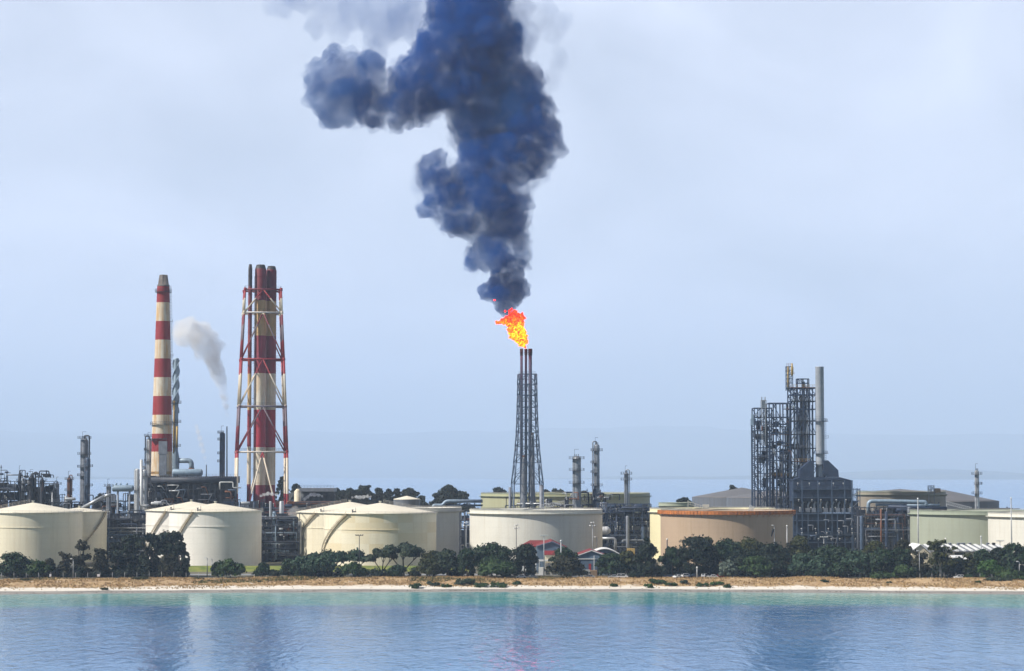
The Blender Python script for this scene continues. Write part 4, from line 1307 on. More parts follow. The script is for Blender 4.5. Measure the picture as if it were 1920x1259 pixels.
lone('sphere_vessel', 'bright silver round vessel end beside the flare tank', 'pressure vessel', mb, 'bright_cladding')
mb = MB(); mb.pipe([P(1126, 1010, 1112), P(1154, 1010, 1112), P(1154, 1032, 1112)], .65, 10)
lone('bent_pipe', 'bright bent pipe below the round silver vessel', 'pipe', mb, 'silver_cladding')
knot('pipework', 'bent pipes and valves standing over the pale grey flare tank rim', 41, 1020, 1062, 936, 952, 1190, 14, ['mid_grey_steel', 'bright_cladding', 'dark_steel'])
knot('pipework', 'bent pipes round the feet of the silver columns', 42, 1060, 1150, 915, 938, 1192, 26, ['mid_grey_steel', 'silver_cladding', 'dark_steel', 'rusty_pipe'])
for (a, b2, c_, d_, Y_, nm) in ((1008, 954, 1058, 945, 1118, 'white latticed gangway sloping over the pale grey flare tank'), (1775, 946, 1822, 957.5, 1165, 'white latticed gangway sloping over the sage green tank')):
    mb = MB(); A, B = P(a, b2, Y_), P(c_, d_, Y_)
    for q in (0, 1.5):
        for w_ in (0, 1.1): mb.bar(A + Vector((0, w_, q)), B + Vector((0, w_, q)), .2)
    for k in range(12):
        u, v_ = A.lerp(B, k / 12), A.lerp(B, (k + 1) / 12); mb.bar(u, u + Vector((0, 0, 1.5)), .14); mb.bar(u, v_ + Vector((0, 0, 1.5)), .12); mb.bar(u, u + Vector((0, 1.1, 0)), .14)
    mb.bar(B, Vector((B.x, B.y, G)), .3); mb.bar(A, Vector((A.x, A.y, G)), .3)
    lone('gangway', nm, 'gangway', mb, 'bright_cladding')
mb = MB(); A, B = P(1290, 945, 1112), P(1318, 954, 1112)
for q in (0, 1.2):
    for w_ in (0, 1): mb.bar(A + Vector((0, w_, q)), B + Vector((0, w_, q)), .16)
for k in range(7): mb.bar(A.lerp(B, k / 6), A.lerp(B, k / 6) + Vector((0, 0, 1.2)), .12)
mb.bar(A, A + Vector((0, 0, 1.6)), .25); mb.box(B.x, B.x + 3, B.y, B.y + 2, B.z - .2, B.z + 2); mb.bar(A, Vector((A.x, A.y, G)), .3); mb.bar(B, Vector((B.x, B.y, G)), .3)
lone('gangway', 'pale stair sloping down behind the orange tank rim', 'gangway', mb, 'pale_trim')
mb = MB()
for k in range(4):
    a = P(1403 + k * 2.4, 959, 1050); b2 = P(1407 + k * 2.4, 947 + k, 1050); mb.bar(a, b2, .28)
mb.bar(P(1405, 953, 1050), P(1413, 955, 1050), .2); mb.bar(P(1411, 950, 1050), P(1415, 953, 1050), .25)
lone('rim_ladder', 'white stile ladder over the orange tank rim', 'ladder', mb, 'bright_cladding')

# ---- reactor structure
YR = 1205.0
def zr(p): return Z(p, YR)
root = thing('reactor_structure', 'tall open blue grey steel reactor structure with stepped top', 'process structure', (X(1470, YR), YR, G))
rr = random.Random(91)
def tower(pl, pr, pt, floors, nx, y0, y1, w, brace, name='tower_frame', ny=1):
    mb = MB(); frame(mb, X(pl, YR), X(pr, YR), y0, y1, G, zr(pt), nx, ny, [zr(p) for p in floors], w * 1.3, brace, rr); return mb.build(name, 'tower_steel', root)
def deck(pl, pr, p, y0, y1, mat='dark_steel', rail=True):
    mb = MB(); mb.box(X(pl, YR), X(pr, YR), y0, y1, zr(p), zr(p) + .25); o = mb.build('deck', mat, root)
    if rail:
        mb = MB(); railline(mb, (X(pl, YR), y0 + .1, zr(p) + .25), (X(pr, YR), y0 + .1, zr(p) + .25), 1.3, .1, 1.6); mb.build('handrail', 'ochre_paint' if mat == 'rusty_pipe' else 'mid_grey_steel', o)
tower(1413.5, 1446, 766, list(range(1000, 780, -16)) + [783, 766], 3, YR - 5, YR + 6, .42, .75)
tower(1441, 1479.5, 757, list(range(1000, 780, -17)) + [783, 757], 3, YR - 6, YR + 7, .48, .7)
tower(1482, 1529, 728.5, list(range(1000, 860, -20)) + [866, 841, 815, 790, 768, 753, 741, 728.5], 4, YR - 5, YR + 8, .46, .85)
tower(1496, 1517.5, 711, [728.5, 719, 711], 2, YR - 2, YR + 3, .36, .5, 'top_frame')
mb = MB()   # overhung lift derrick
x0, x1 = X(1475, YR), X(1486.5, YR)
gx = [x0, (x0 + x1) / 2, x1]
frame(mb, x0, x1, YR - 4, YR, zr(733), zr(688), 2, 1, [zr(p) for p in (728, 719, 711, 703, 695, 688)], .3, .8, rr)
mb.bar((x0, YR - 4, zr(730)), (X(1482, YR), YR - 4, zr(738)), .35)
mb.build('derrick_frame', 'blue_steel', root)
mb = MB(); mb.cyl(P(1477.5, 730, YR - 2), P(1477.5, 688, YR - 2), .5, n=10); mb.cyl(P(1485.2, 705, YR - 4.4), P(1485.2, 682, YR - 4.4), .4, n=8); mb.box(x1 - 1, x1 + .3, YR - 4.6, YR - 3.8, zr(703), zr(689)); mb.build('derrick_pipe', 'ochre_paint', root)
mb = MB(); railline(mb, (x0, YR - 4, zr(688)), (x1, YR - 4, zr(688)), 1.6, .1, 1); railline(mb, (x1, YR - 4, zr(703.5)), (x1 + .8, YR - 4, zr(703.5)), 1.2, .1); mb.build('derrick_rail', 'rusty_pipe', root)
for a in ((1481, 1529, 728), (1440, 1480, 783), (1470, 1487, 768), (1413, 1446, 783), (1441, 1480, 801), (1442, 1482, 816), (1452, 1480, 836), (1482, 1529, 815), (1484, 1516, 866), (1482, 1529, 753), (1413, 1440, 860), (1414, 1442, 895), (1446, 1481, 893), (1482, 1525, 790), (1414, 1440, 848), (1482, 1529, 841), (1413, 1444, 820)):
    deck(a[0], a[1], a[2], YR - 5.6, YR + 3, 'rusty_pipe' if a[2] in (816, 836, 866, 768, 893, 728) else 'dark_steel')
mb = MB(); mb.lathe(X(1507.5, YR), YR - 1, [(6.4 * S(YR), G), (6.4 * S(YR), zr(762)), (3.6 * S(YR), zr(750)), (3 * S(YR), zr(732)), (3 * S(YR), zr(716)), (0, zr(716))], 20); mb.build('reactor_vessel', 'mid_grey_steel', root)
for pc, r_, t_, b_, mt_ in ((1511.5, 1.9, 763, 920, 'silver_cladding'), (1489.5, 2.0, 745, 1000, 'soft_blue_cladding'), (1480, 1.6, 785, 1000, 'silver_cladding'), (1463, 2.6, 842, 960, 'mid_grey_steel'), (1467, 1.2, 842, 900, 'silver_cladding'), (1456, 1.5, 868, 930, 'bright_cladding'),
                           (1438, 1.6, 800, 1000, 'blue_steel'), (1443.5, 1.4, 815, 1000, 'navy_panel'), (1449, 2.4, 830, 1000, 'navy_panel'), (1472, 1.5, 800, 1000, 'blue_steel'), (1420, 1.4, 800, 1000, 'navy_panel'), (1481.5, 2.4, 862, 1000, 'soft_blue_cladding'), (1499, 1.0, 770, 1000, 'blue_steel'), (1523, 1.4, 760, 880, 'blue_steel')):
    mb = MB(); mb.cyl((X(pc, YR), YR - 3, zr(b_) if b_ < 1000 else G), (X(pc, YR), YR - 3, zr(t_)), r_ * S(YR), n=12); mb.build('riser', mt_, root)
for pc, t_, b_, r_, mt_ in ((1456, 790, 802, 5.5, 'navy_panel'), (1456, 803, 816, 5, 'navy_panel'), (1464, 878, 893, 7, 'navy_panel'), (1506, 742, 752, 7, 'dark_steel'), (1462, 826, 836, 6, 'dark_steel')):
    mb = MB(); mb.drum((X(pc, YR), YR, zr(b_) + 1), (X(pc, YR), YR, zr(t_) - 1), r_ * S(YR), 16); mb.build('vessel', mt_, root)
mb = MB()    # pale riser shaft with rungs
xa, xb = X(1427.5, YR), X(1434, YR)
for q in (xa, xb): mb.bar((q, YR - 6, zr(836)), (q, YR - 6, zr(745)), .3); mb.bar((q, YR - 4, zr(836)), (q, YR - 4, zr(745)), .3)
for k in range(26): z = zr(836) + k * 1.0; mb.bar((xa, YR - 6, z), (xb, YR - 6, z), .16)
mb.box(xa, xb, YR - 5.6, YR - 4.4, zr(766), zr(752)); mb.bar((xa - .6, YR - 6, zr(752)), (xb + .6, YR - 6, zr(752)), .3); mb.bar((xa - .6, YR - 6, zr(752)), (xa - .6, YR - 6, zr(766)), .25); mb.bar((xb + .6, YR - 6, zr(752)), (xb + .6, YR - 6, zr(766)), .25)
mb.build('riser_shaft', 'silver_cladding', root)
mb = MB()    # lift shaft on the left edge
xa, xb = X(1408.5, YR), X(1414, YR)
for q in (xa, xb):
    for y in (YR - 4, YR - 2): mb.bar((q, y, G), (q, y, zr(798)), .28)
k = G
while k < zr(800): mb.bar((xa, YR - 4, k), (xb, YR - 4, k), .3, .45); k += 1.15
mb.build('lift_shaft', 'blue_steel', root)
mb = MB(); mb.box(xa - .4, xb + .8, YR - 4.6, YR - 1.6, zr(798), zr(786)); mb.box(xa, xb, YR - 4.2, YR - 2, zr(786), zr(778)); mb.build('lift_housing', 'soft_blue_cladding', root)
for k in range(34):
    px_, p = rr.uniform(1415, 1525), rr.uniform(770, 950)
    if px_ < 1480 and p < 790: continue
    w_ = rr.uniform(-6, 6); r_ = rr.choice([.12, .18, .26, .36]); h_ = rr.uniform(4, 22)
    mb = MB(); mb.pipe([P(px_, p, YR - 6.2), P(px_ + w_, p, YR - 6.2), P(px_ + w_, p + h_, YR - 6.2)], r_, 7); mb.build('pipe', rr.choice(['blue_steel', 'dark_steel', 'navy_panel', 'silver_cladding', 'mid_grey_steel', 'rusty_pipe']), root)

for k in range(26):
    pl_, pr_, pt_ = rr.choice([(1415, 1444, 800), (1443, 1478, 800), (1484, 1527, 745)])
    p = rr.uniform(pt_, 945); px_ = rr.uniform(pl_, pr_ - 8); w_ = rr.uniform(1.5, 4.5); h_ = rr.uniform(1.5, 4)
    mb = MB()
    if k % 2: mb.box(X(px_, YR), X(px_, YR) + w_, YR - 1, YR + 3, zr(p), zr(p) + h_)
    else: mb.drum((X(px_, YR), YR, zr(p)), (X(px_, YR), YR, zr(p) + h_ * 1.6), w_ * .38, 12)
    mb.build('equipment_box' if k % 2 else 'vessel', rr.choice(['navy_panel', 'dark_steel', 'tower_steel', 'mid_grey_steel', 'navy_panel']), root)
# ---- dark furnace
YQ = 1178.0
def zq(p): return Z(p, YQ)
def xq(p): return X(p, YQ)
root = thing('furnace_house', 'massive dark navy furnace building with sloped hood and rows of floodlights', 'furnace', (xq(1550), YQ, G))
def slab(pts, y0, y1, name, mat):
    mb = MB(); mb.prism([(xq(a), zq(b2)) for a, b2 in pts], y0, y1); return mb.build(name, mat, root)
slab([(1502, 895), (1575.5, 895), (1574.5, 882), (1555.5, 863.5), (1548.5, 863.5), (1545, 884), (1553, 894.5), (1530, 894.5), (1530, 884), (1527, 863.5), (1522.5, 863.5), (1502, 881)][:2] + [(1574.5, 882), (1555.5, 863.5), (1546.5, 863.5), (1546.5, 886), (1552, 894.6)] , YQ + 4, YQ + 12, 'hood_wing', 'navy_panel')
slab([(1502, 895), (1529, 895), (1529, 863.5), (1522.5, 863.5), (1502, 881)], YQ + 4, YQ + 12, 'hood_wing', 'navy_panel')
slab([(1485.5, 901), (1598, 901), (1576, 895.2), (1502, 895.2)], YQ + 1, YQ + 15, 'hood', 'navy_panel')
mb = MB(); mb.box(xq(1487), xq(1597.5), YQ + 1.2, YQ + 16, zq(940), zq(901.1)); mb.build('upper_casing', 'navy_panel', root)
mb = MB(); mb.box(xq(1490), xq(1612), YQ + 5, YQ + 16, zq(962), zq(940.2)); mb.build('dark_inner_box', 'black_steel', root)
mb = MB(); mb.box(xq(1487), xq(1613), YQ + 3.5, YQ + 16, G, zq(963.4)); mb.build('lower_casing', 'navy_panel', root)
for p in (917, 933, 963, 976, 1003, 1017):
    mb = MB(); mb.box(xq(1485.5), xq(1598 if p < 950 else 1616), YQ - .3, YQ + 3.4, zq(p) - .35, zq(p)); railline(mb, (xq(1486), YQ - .2, zq(p)), (xq(1597 if p < 950 else 1615), YQ - .2, zq(p)), 1.2, .09, 2); mb.build('gallery', 'blue_steel', root)
mb = MB()
for p in (1487, 1504, 1534, 1560, 1584, 1597): mb.bar((xq(p), YQ, G), (xq(p), YQ, zq(901)), .5)
for p in (1494, 1515, 1548, 1570, 1606, 1615): mb.bar((xq(p), YQ, G), (xq(p), YQ, zq(963)), .45)
mb.build('column', 'blue_steel', root)
for k in range(9):   # burner housings between the casings
    p = 1500 + k * 11.3
    mb = MB(); mb.box(xq(p), xq(p + 7.5), YQ + .4, YQ + 3, zq(961), zq(953)); mb.build('burner_housing', 'mid_grey_steel', root)
    mb = MB(); mb.pipe([P(p + 4, 953, YQ + 2), P(p + 4, 946, YQ + 2), P(p + 7, 941, YQ + 2.2)], .5, 8); mb.build('burner_duct', 'silver_cladding', root)
for k in range(30):
    row = (907, 938, 952.5, 992, 1000, 1011)[k % 6]; p = 1493 + (k // 6) * 23 + (k % 6) * 3.1 + rr.uniform(-4, 4)
    mb = MB(); mb.box(xq(p) - .28, xq(p) + .28, YQ - 1, YQ - .6, zq(row), zq(row) + .4); mb.bar((xq(p), YQ - .6, zq(row) - .9), (xq(p), YQ - .6, zq(row) + .2), .09); mb.build('floodlight', 'lamp_white', root)
for k in range(14):
    p = 1492 + k * 8.6
    mb = MB(); mb.box(xq(p), xq(p + 3.6), YQ + 2.6, YQ + 3.45, zq(1013), zq(1008)); mb.build('louvre', 'mid_grey_steel', root)
for k in range(18):
    p = rr.uniform(1490, 1608); row = rr.uniform(968, 1012); mb = MB(); mb.pipe([P(p, row, YQ - .9), P(p + rr.uniform(3, 14), row, YQ - .9), P(p + 9, row + rr.uniform(4, 12), YQ - .9)], rr.choice([.12, .18, .25]), 7); mb.build('pipe', rr.choice(['blue_steel', 'mid_grey_steel', 'navy_panel']), root)
mb = MB(); frame(mb, xq(1598.5), xq(1612.5), YQ, YQ + 8, G, zq(901), 2, 1, [zq(p) for p in (1010, 990, 975, 962, 950, 940, 930, 918, 909)], .36, .7, rr, lambda i, j: [zq(901), zq(916), zq(916)][i]); o = mb.build('stair_frame', 'blue_steel', root)
mb = MB()
ps = [962, 950, 940, 930, 918]
for k, (a, b2) in enumerate(zip(ps, ps[1:])):
    l, r_ = (1600, 1611) if k % 2 else (1611, 1600)
    for y in (YQ - .3, YQ + .8): mb.bar(P(l, a, y), P(r_, b2, y), .3)
mb.build('stair_flight', 'mid_grey_steel', o)

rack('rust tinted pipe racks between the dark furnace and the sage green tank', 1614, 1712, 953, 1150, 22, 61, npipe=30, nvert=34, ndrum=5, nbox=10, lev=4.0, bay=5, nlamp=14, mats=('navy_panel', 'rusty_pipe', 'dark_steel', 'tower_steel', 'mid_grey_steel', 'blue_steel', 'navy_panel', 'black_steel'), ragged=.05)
root = thing('pipe_bridge', 'high pale blue pipes crossing before the green rimmed tank', 'pipe rack', P(1690, 955, 1160))
for pts, r_ in (([(1628, 962), (1628, 940), (1664, 940), (1736, 941.5), (1736, 949)], .95), ([(1642, 946.5), (1704, 947.5)], .7), ([(1700, 947.5), (1762, 947.5)], .6), ([(1665, 950.5), (1775, 954)], 1.0)):
    mb = MB(); mb.pipe([P(a, b2, 1160 if r_ != .7 else 1161.5) for a, b2 in pts], r_, 12); mb.build('pipe', 'soft_blue_cladding' if r_ < .99 else 'navy_panel', root)
for q in range(1632, 1770, 13):
    mb = MB(); mb.bar((X(q, 1160), 1162.4, G), (X(q, 1160), 1162.4, Z(942, 1160)), .4); mb.build('trestle', 'dark_steel', root)
knot('pipework', 'bent pipes and valves behind the sage green tank rim', 71, 1780, 1925, 950, 961, 1175, 26, ['dark_steel', 'mid_grey_steel', 'blue_steel'])
mb = MB(); mb.box(X(1838, 1190), X(1900, 1190), 1190, 1194, Z(955.5, 1190), Z(953, 1190)); 
for q in range(1840, 1900, 9): mb.bar((X(q, 1190), 1192, G), (X(q, 1190), 1192, Z(955, 1190)), .4)
lone('pipe_bridge', 'low dark pipe bridge right of the thin white column', 'pipe rack', mb, 'dark_steel', None)
YT = 1290.0
root = thing('rim_platform', 'small stair house and frame on the rim of the green rimmed tank', 'platform', P(1755, 923, YT))
mb = MB(); frame(mb, X(1742, YT), X(1752, YT), YT, YT + 3, Z(925, YT), Z(911, YT), 2, 1, [Z(918, YT), Z(911, YT)], .3, .6); mb.bar((X(1742, YT), YT, Z(925, YT)), (X(1742, YT), YT, G), .3); mb.bar((X(1752, YT), YT, Z(925, YT)), (X(1752, YT), YT, G), .3); mb.build('steel_frame', 'mid_grey_steel', root)
mb = MB(); mb.box(X(1754, YT), X(1764, YT), YT, YT + 3, Z(924, YT), Z(916, YT)); mb.build('cabin', 'timber', root)

# ================================================================== SHEDS
def shed(name, label, pl, pr, pe, pa, Y, depth, wall, roof, ridge='x', gable=None, pb=None):
    """gabled shed; ridge 'x' along the shore, 'y' away from the camera"""
    x0, x1 = X(pl, Y), X(pr, Y); ze, za = Z(pe, Y), Z(pa, Y)
    root = thing(name, label, 'shed', ((x0 + x1) / 2, Y + depth / 2, G))
    mb = MB()
    if ridge == 'y':
        xm = (x0 + x1) / 2
        mb.prism([(x0, G), (x1, G), (x1, ze), (xm, za), (x0, ze)], Y, Y + depth); mb.build('wall', wall, root)
        mb = MB()
        for s_, xe in ((-1, x0), (1, x1)):
            d = Vector((xe - xm, 0, ze - za)); e = Vector((xm, 0, za)) + d * 1.06
            mb.prism([(xm, za + .04), (e.x, e.z + .04), (e.x, e.z + .24), (xm, za + .24)], Y - .5, Y + depth + .5)
        mb.build('roof', roof, root)
        mb = MB()
        for xe in (x0, x1): mb.bar((xm, Y - .55, za + .1), (xe + (xe - xm) * .06, Y - .55, ze - (za - ze) * .06 + .1), .16, .4)
        mb.build('barge_board', 'shed_white', root)
    else:
        ym = Y + depth / 2
        vs = [(x0, Y, G), (x1, Y, G), (x1, Y + depth, G), (x0, Y + depth, G), (x0, Y, ze), (x1, Y, ze), (x1, Y + depth, ze), (x0, Y + depth, ze), (x0, ym, za), (x1, ym, za)]
        mb.add(vs, [(0, 1, 5, 4), (2, 3, 7, 6), (1, 2, 6, 9, 5), (3, 0, 4, 8, 7)]); mb.build('wall', wall, root)
        mb = MB()
        for y in (Y - .5, Y + depth + .5):
            vs = [(x0 - .5, y, ze + .02), (x1 + .5, y, ze + .02), (x1 + .5, ym, za + .06), (x0 - .5, ym, za + .06)]
            mb.add(vs + [(a, b2, c_ + .2) for a, b2, c_ in vs], [(0, 1, 2, 3), (7, 6, 5, 4), (0, 4, 5, 1), (1, 5, 6, 2), (3, 2, 6, 7), (0, 3, 7, 4)])
        mb.build('roof', roof, root)
    mb = MB()
    k = x0 + .6
    while k < x1 - .3: mb.box(k, k + .06, Y - .05, Y, G + .1, ze - .1); k += 1.1
    mb.build('cladding_rib', wall, root)
    return root, x0, x1, ze, za

# tall shed with red roof facing left, blue grey gable facing the camera
Ya = 985.0
root = thing('shed', 'tall blue grey shed with long red roof below the flare tank', 'shed', (X(1036, Ya), Ya, G), 'red roofed sheds')
xa, xm, xb = X(1007, Ya), X(1035, Ya), X(1064, Ya)
mb = MB(); mb.prism([(xa, G), (xb, G), (xb, Z(1030, Ya)), (xm, Z(1016.5, Ya)), (xa, Z(1025, Ya))], Ya, Ya + 36); mb.build('wall', 'shed_blue', root)
mb = MB()
vs = [(X(1006, Ya), Ya - .5, Z(1025.4, Ya)), (xm, Ya - .5, Z(1016, Ya)), (xm - 7, Ya + 37, Z(1016, Ya) + .3), (xa - 11, Ya + 37, Z(1022, Ya))]
vs = [(X(1005, Ya), Ya - .5, Z(1025.4, Ya)), (xm, Ya - .5, Z(1016.2, Ya)), (xm, Ya + 36.5, Z(1016.2, Ya)), (X(1005, Ya), Ya + 36.5, Z(1025.4, Ya))]
mb.add(vs + [(a, b2, c_ + .25) for a, b2, c_ in vs], [(3, 2, 1, 0), (4, 5, 6, 7), (0, 1, 5, 4), (1, 2, 6, 5), (2, 3, 7, 6), (3, 0, 4, 7)])
vs = [(xm + .01, Ya - .5, Z(1016.2, Ya)), (X(1066, Ya), Ya - .5, Z(1030.5, Ya)), (X(1066, Ya), Ya + 36.5, Z(1030.5, Ya)), (xm + .01, Ya + 36.5, Z(1016.2, Ya))]
mb.add(vs + [(a, b2, c_ + .25) for a, b2, c_ in vs], [(3, 2, 1, 0), (4, 5, 6, 7), (0, 1, 5, 4), (1, 2, 6, 5), (2, 3, 7, 6), (3, 0, 4, 7)])
mb.build('roof', 'red_roof', root)
mb = MB(); mb.bar((xm, Ya - .6, Z(1016, Ya)), (X(1066, Ya), Ya - .6, Z(1030.2, Ya)), .15, .4); mb.bar((xm, Ya - .6, Z(1016, Ya)), (X(1005, Ya), Ya - .6, Z(1025, Ya)), .15, .4); mb.build('barge_board', 'shed_blue', root)
# wing of the same shed: lean-to whose red roof runs left, white end wall
Yw = 1008.0
root = thing('shed', 'low lean-to with broad red roof and white end, left of the tall blue grey shed', 'shed', (X(988, Yw), Yw, G), 'red roofed sheds')
mb = MB(); mb.box(X(977, Yw), X(1005, Yw), Yw, Yw + 20, G, Z(1025, Yw)); mb.build('wall', 'shed_white', root)
mb = MB()
vs = [(X(974, Yw), Yw - 1, Z(1025, Yw)), (X(1006, Yw), Yw - 1, Z(1026, Yw)), (X(1032, Yw), Yw + 21, Z(1014.5, Yw + 21)), (X(994, Yw), Yw + 21, Z(1014.5, Yw + 21))]
mb.add(vs + [(a, b2, c_ + .3) for a, b2, c_ in vs], [(3, 2, 1, 0), (4, 5, 6, 7), (0, 1, 5, 4), (1, 2, 6, 5), (2, 3, 7, 6), (3, 0, 4, 7)]); mb.build('roof', 'red_roof', root)
# small gatehouse
Yg = 972.0
root, x0, x1, ze, za = shed('gatehouse', 'small cream gatehouse with red roof and white porch under the tall blue grey shed', 1022, 1047, 1041, 1034.5, Yg, 9, 'shed_cream', 'red_roof', 'x')
mb = MB(); mb.box(X(1010, Yg), X(1046, Yg), Yg - 5, Yg - .6, Z(1053, Yg - 5), Z(1050.5, Yg - 5)); 
for q in (1011, 1022, 1033, 1045): mb.bar((X(q, Yg - 5), Yg - 4.8, G), (X(q, Yg - 5), Yg - 4.8, Z(1053, Yg - 5)), .22)
mb.build('porch', 'shed_white', root)
mb = MB(); mb.box(X(1024, Yg), X(1032, Yg), Yg - .09, Yg - .06, Z(1063, Yg), Z(1056, Yg)); mb.build('notice_board', 'sign_white', root)
mb = MB(); mb.box(X(1034, Yg), X(1037, Yg), Yg - .09, Yg - .06, Z(1062, Yg), Z(1056, Yg)); mb.build('window', 'window_glass', root)
mb = MB(); mb.box(X(1010, Yg), X(1020, Yg), Yg - 4, Yg - .3, G, Z(1064, Yg)); mb.build('lobby', 'shed_white', root)
# right shed
Yb = 968.0
root, x0, x1, ze, za = shed('shed', 'wide blue grey shed with red hipped roof, red door and white band', 1078, 1140, 1044, 1033, Yb, 24, 'shed_blue', 'red_roof', 'y')
mb = MB(); mb.box(x0 - .1, x1 + .1, Yb - .3, Yb - .06, Z(1049.2, Yb), Z(1047.6, Yb)); mb.build('fascia_band', 'shed_white', root)
mb = MB(); mb.box(X(1103.5, Yb), X(1108, Yb), Yb - .12, Yb - .06, G, Z(1057.5, Yb)); mb.build('door', 'red_paint', root)
mb = MB(); mb.bar((X(1113.5, Yb), Yb - .7, G), (X(1113.5, Yb), Yb - .7, Z(1042, Yb)), .3); mb.build('downpipe', 'shed_white', root)
# vaulted white roof behind it
Yv = 1003.0
root = thing('shed', 'low shed with curved white roof behind the red door shed', 'shed', (X(1135, Yv), Yv, G))
pts = [(X(1112 + 50 * k / 14, Yv), Z(1041 - 10.5 * sin(pi * (.12 + .88 * k / 14)) + 0, Yv)) for k in range(15)]
mb = MB(); mb.prism([(pts[-1][0], pts[-1][1])] + [(pts[-1][0], G), (pts[0][0], G), (pts[0][0], pts[0][1])] + pts[1:-1], Yv, Yv + 16); mb.build('wall', 'shed_blue', root)
mb = MB()
for (a, za_), (b2, zb_) in zip(pts, pts[1:]): mb.add([(a, Yv - 1, za_ + .05), (b2, Yv - 1, zb_ + .05), (b2, Yv + 17, zb_ + .05), (a, Yv + 17, za_ + .05), (a, Yv - 1, za_ + .5), (b2, Yv - 1, zb_ + .5), (b2, Yv + 17, zb_ + .5), (a, Yv + 17, za_ + .5)], [(3, 2, 1, 0), (4, 5, 6, 7), (0, 1, 5, 4), (2, 3, 7, 6)], True)
mb.build('roof', 'shed_white', root)
# timber fence panel and low block below the sheds
mb = MB(); mb.box(X(1092, 955), X(1106, 955), 955, 958, G, Z(1069, 955)); lone('storage_box', 'white low block beside the timber crate at the sheds', 'box', mb, 'shed_grey')
mb = MB(); mb.box(X(1106, 953), X(1119.5, 953), 953, 957, G, Z(1070, 953))
for k in range(8): mb.box(X(1106.5 + k * 1.65, 953), X(1107.7 + k * 1.65, 953), 952.85, 953, G, Z(1070.3, 953))
lone('timber_crate', 'tan timber screen standing in front of the red door shed', 'crate', mb, 'timber')
mb = MB(); mb.box(X(1176, 1050), X(1190, 1050), 1050, 1054, G, Z(1029, 1050)); lone('container', 'small rusty container by the dark blue process unit', 'container', mb, 'ochre_paint')

# long warehouse with sawtooth roof
Yc = 985.0
root = thing('warehouse', 'long cream warehouse with white sawtooth roof and rooftop fans', 'warehouse', (X(1800, Yc), Yc, G))
mb = MB()
x0, x1 = X(1709, Yc), X(1741, Yc); xm = (x0 + x1) / 2
mb.prism([(x0, G), (x1, G), (x1, Z(1038, Yc)), (xm, Z(1022.5, Yc)), (x0, Z(1034, Yc))], Yc, Yc + 20); mb.build('gable_end', 'shed_cream', root)
mb = MB()
for (a, pa_), (b2, pb_) in (((1706, 1035.5), (1725, 1021.8)), ((1725, 1021.8), (1744, 1038))):
    mb.prism([(X(a, Yc), Z(pa_, Yc)), (X(b2, Yc), Z(pb_, Yc)), (X(b2, Yc), Z(pb_, Yc) + .3), (X(a, Yc), Z(pa_, Yc) + .3)], Yc - .6, Yc + 20.5)
mb.build('gable_roof', 'shed_white', root)
mb = MB(); mb.box(X(1741.2, Yc), X(1890, Yc), Yc + 1, Yc + 24, G, Z(1035.5, Yc)); mb.build('wall', 'shed_cream', root)
mb = MB()
for k in range(10): mb.box(X(1790 + k * 2, Yc), X(1791.5 + k * 2, Yc), Yc + .9, Yc + .97, Z(1041.5, Yc), Z(1036.5, Yc))
mb.build('window', 'window_glass', root)
zb_, zt_ = Z(1034.5, Yc), Z(1022.5, Yc + 12)
n_saw = 11; w_ = (X(1890, Yc) - X(1741, Yc)) / n_saw
mb1, mb2 = MB(), MB()
for k in range(n_saw):
    a = X(1741, Yc) + .3 + w_ * k
    # alternating bright sheets and grey rooflights, sheets raised on their upstand
    q = [(a, Yc - .8, zb_), (a + w_ * .62, Yc - .8, zb_), (a + w_ * .62 - 2.5, Yc + 12, zt_), (a - 2.5, Yc + 12, zt_)]
    mb1.add(q + [(u, v_, c_ + .2) for u, v_, c_ in q], [(0, 3, 2, 1), (4, 5, 6, 7), (0, 1, 5, 4), (1, 2, 6, 5), (2, 3, 7, 6), (3, 0, 4, 7)])
    q = [(a + w_ * .62 + .01, Yc - .8, zb_), (a + w_ - .01, Yc - .8, zb_), (a + w_ - .01 - 2.5, Yc + 12, zt_), (a + w_ * .62 + .01 - 2.5, Yc + 12, zt_)]
    mb2.add(q + [(u, v_, c_ + .55) for u, v_, c_ in q], [(0, 3, 2, 1), (4, 5, 6, 7), (0, 1, 5, 4), (1, 2, 6, 5), (2, 3, 7, 6), (3, 0, 4, 7)])
mb1.build('roof_sheet', 'roof_sheet_grey', root); mb2.build('roof_sheet', 'shed_white', root)
for q in (1757, 1773, 1790, 1806, 1812, 1816, 1828, 1862, 1873):
    mb = MB(); p = Vector((X(q, Yc), Yc + 12, zt_ - .3)); mb.cyl(p, p + Vector((0, 0, 1.0)), .65, n=10); mb.cyl(p + Vector((0, 0, 1.0)), p + Vector((0, 0, 1.35)), .95, .6, n=10); mb.build('roof_fan', 'soot' if q % 2 else 'mid_grey_steel', root)
shed('lean_to_shed', 'low lean-to with pale striped roof below the sawtooth warehouse', 1788, 1812, 1050, 1043.5, 968, 12, 'shed_cream', 'shed_white', 'x')

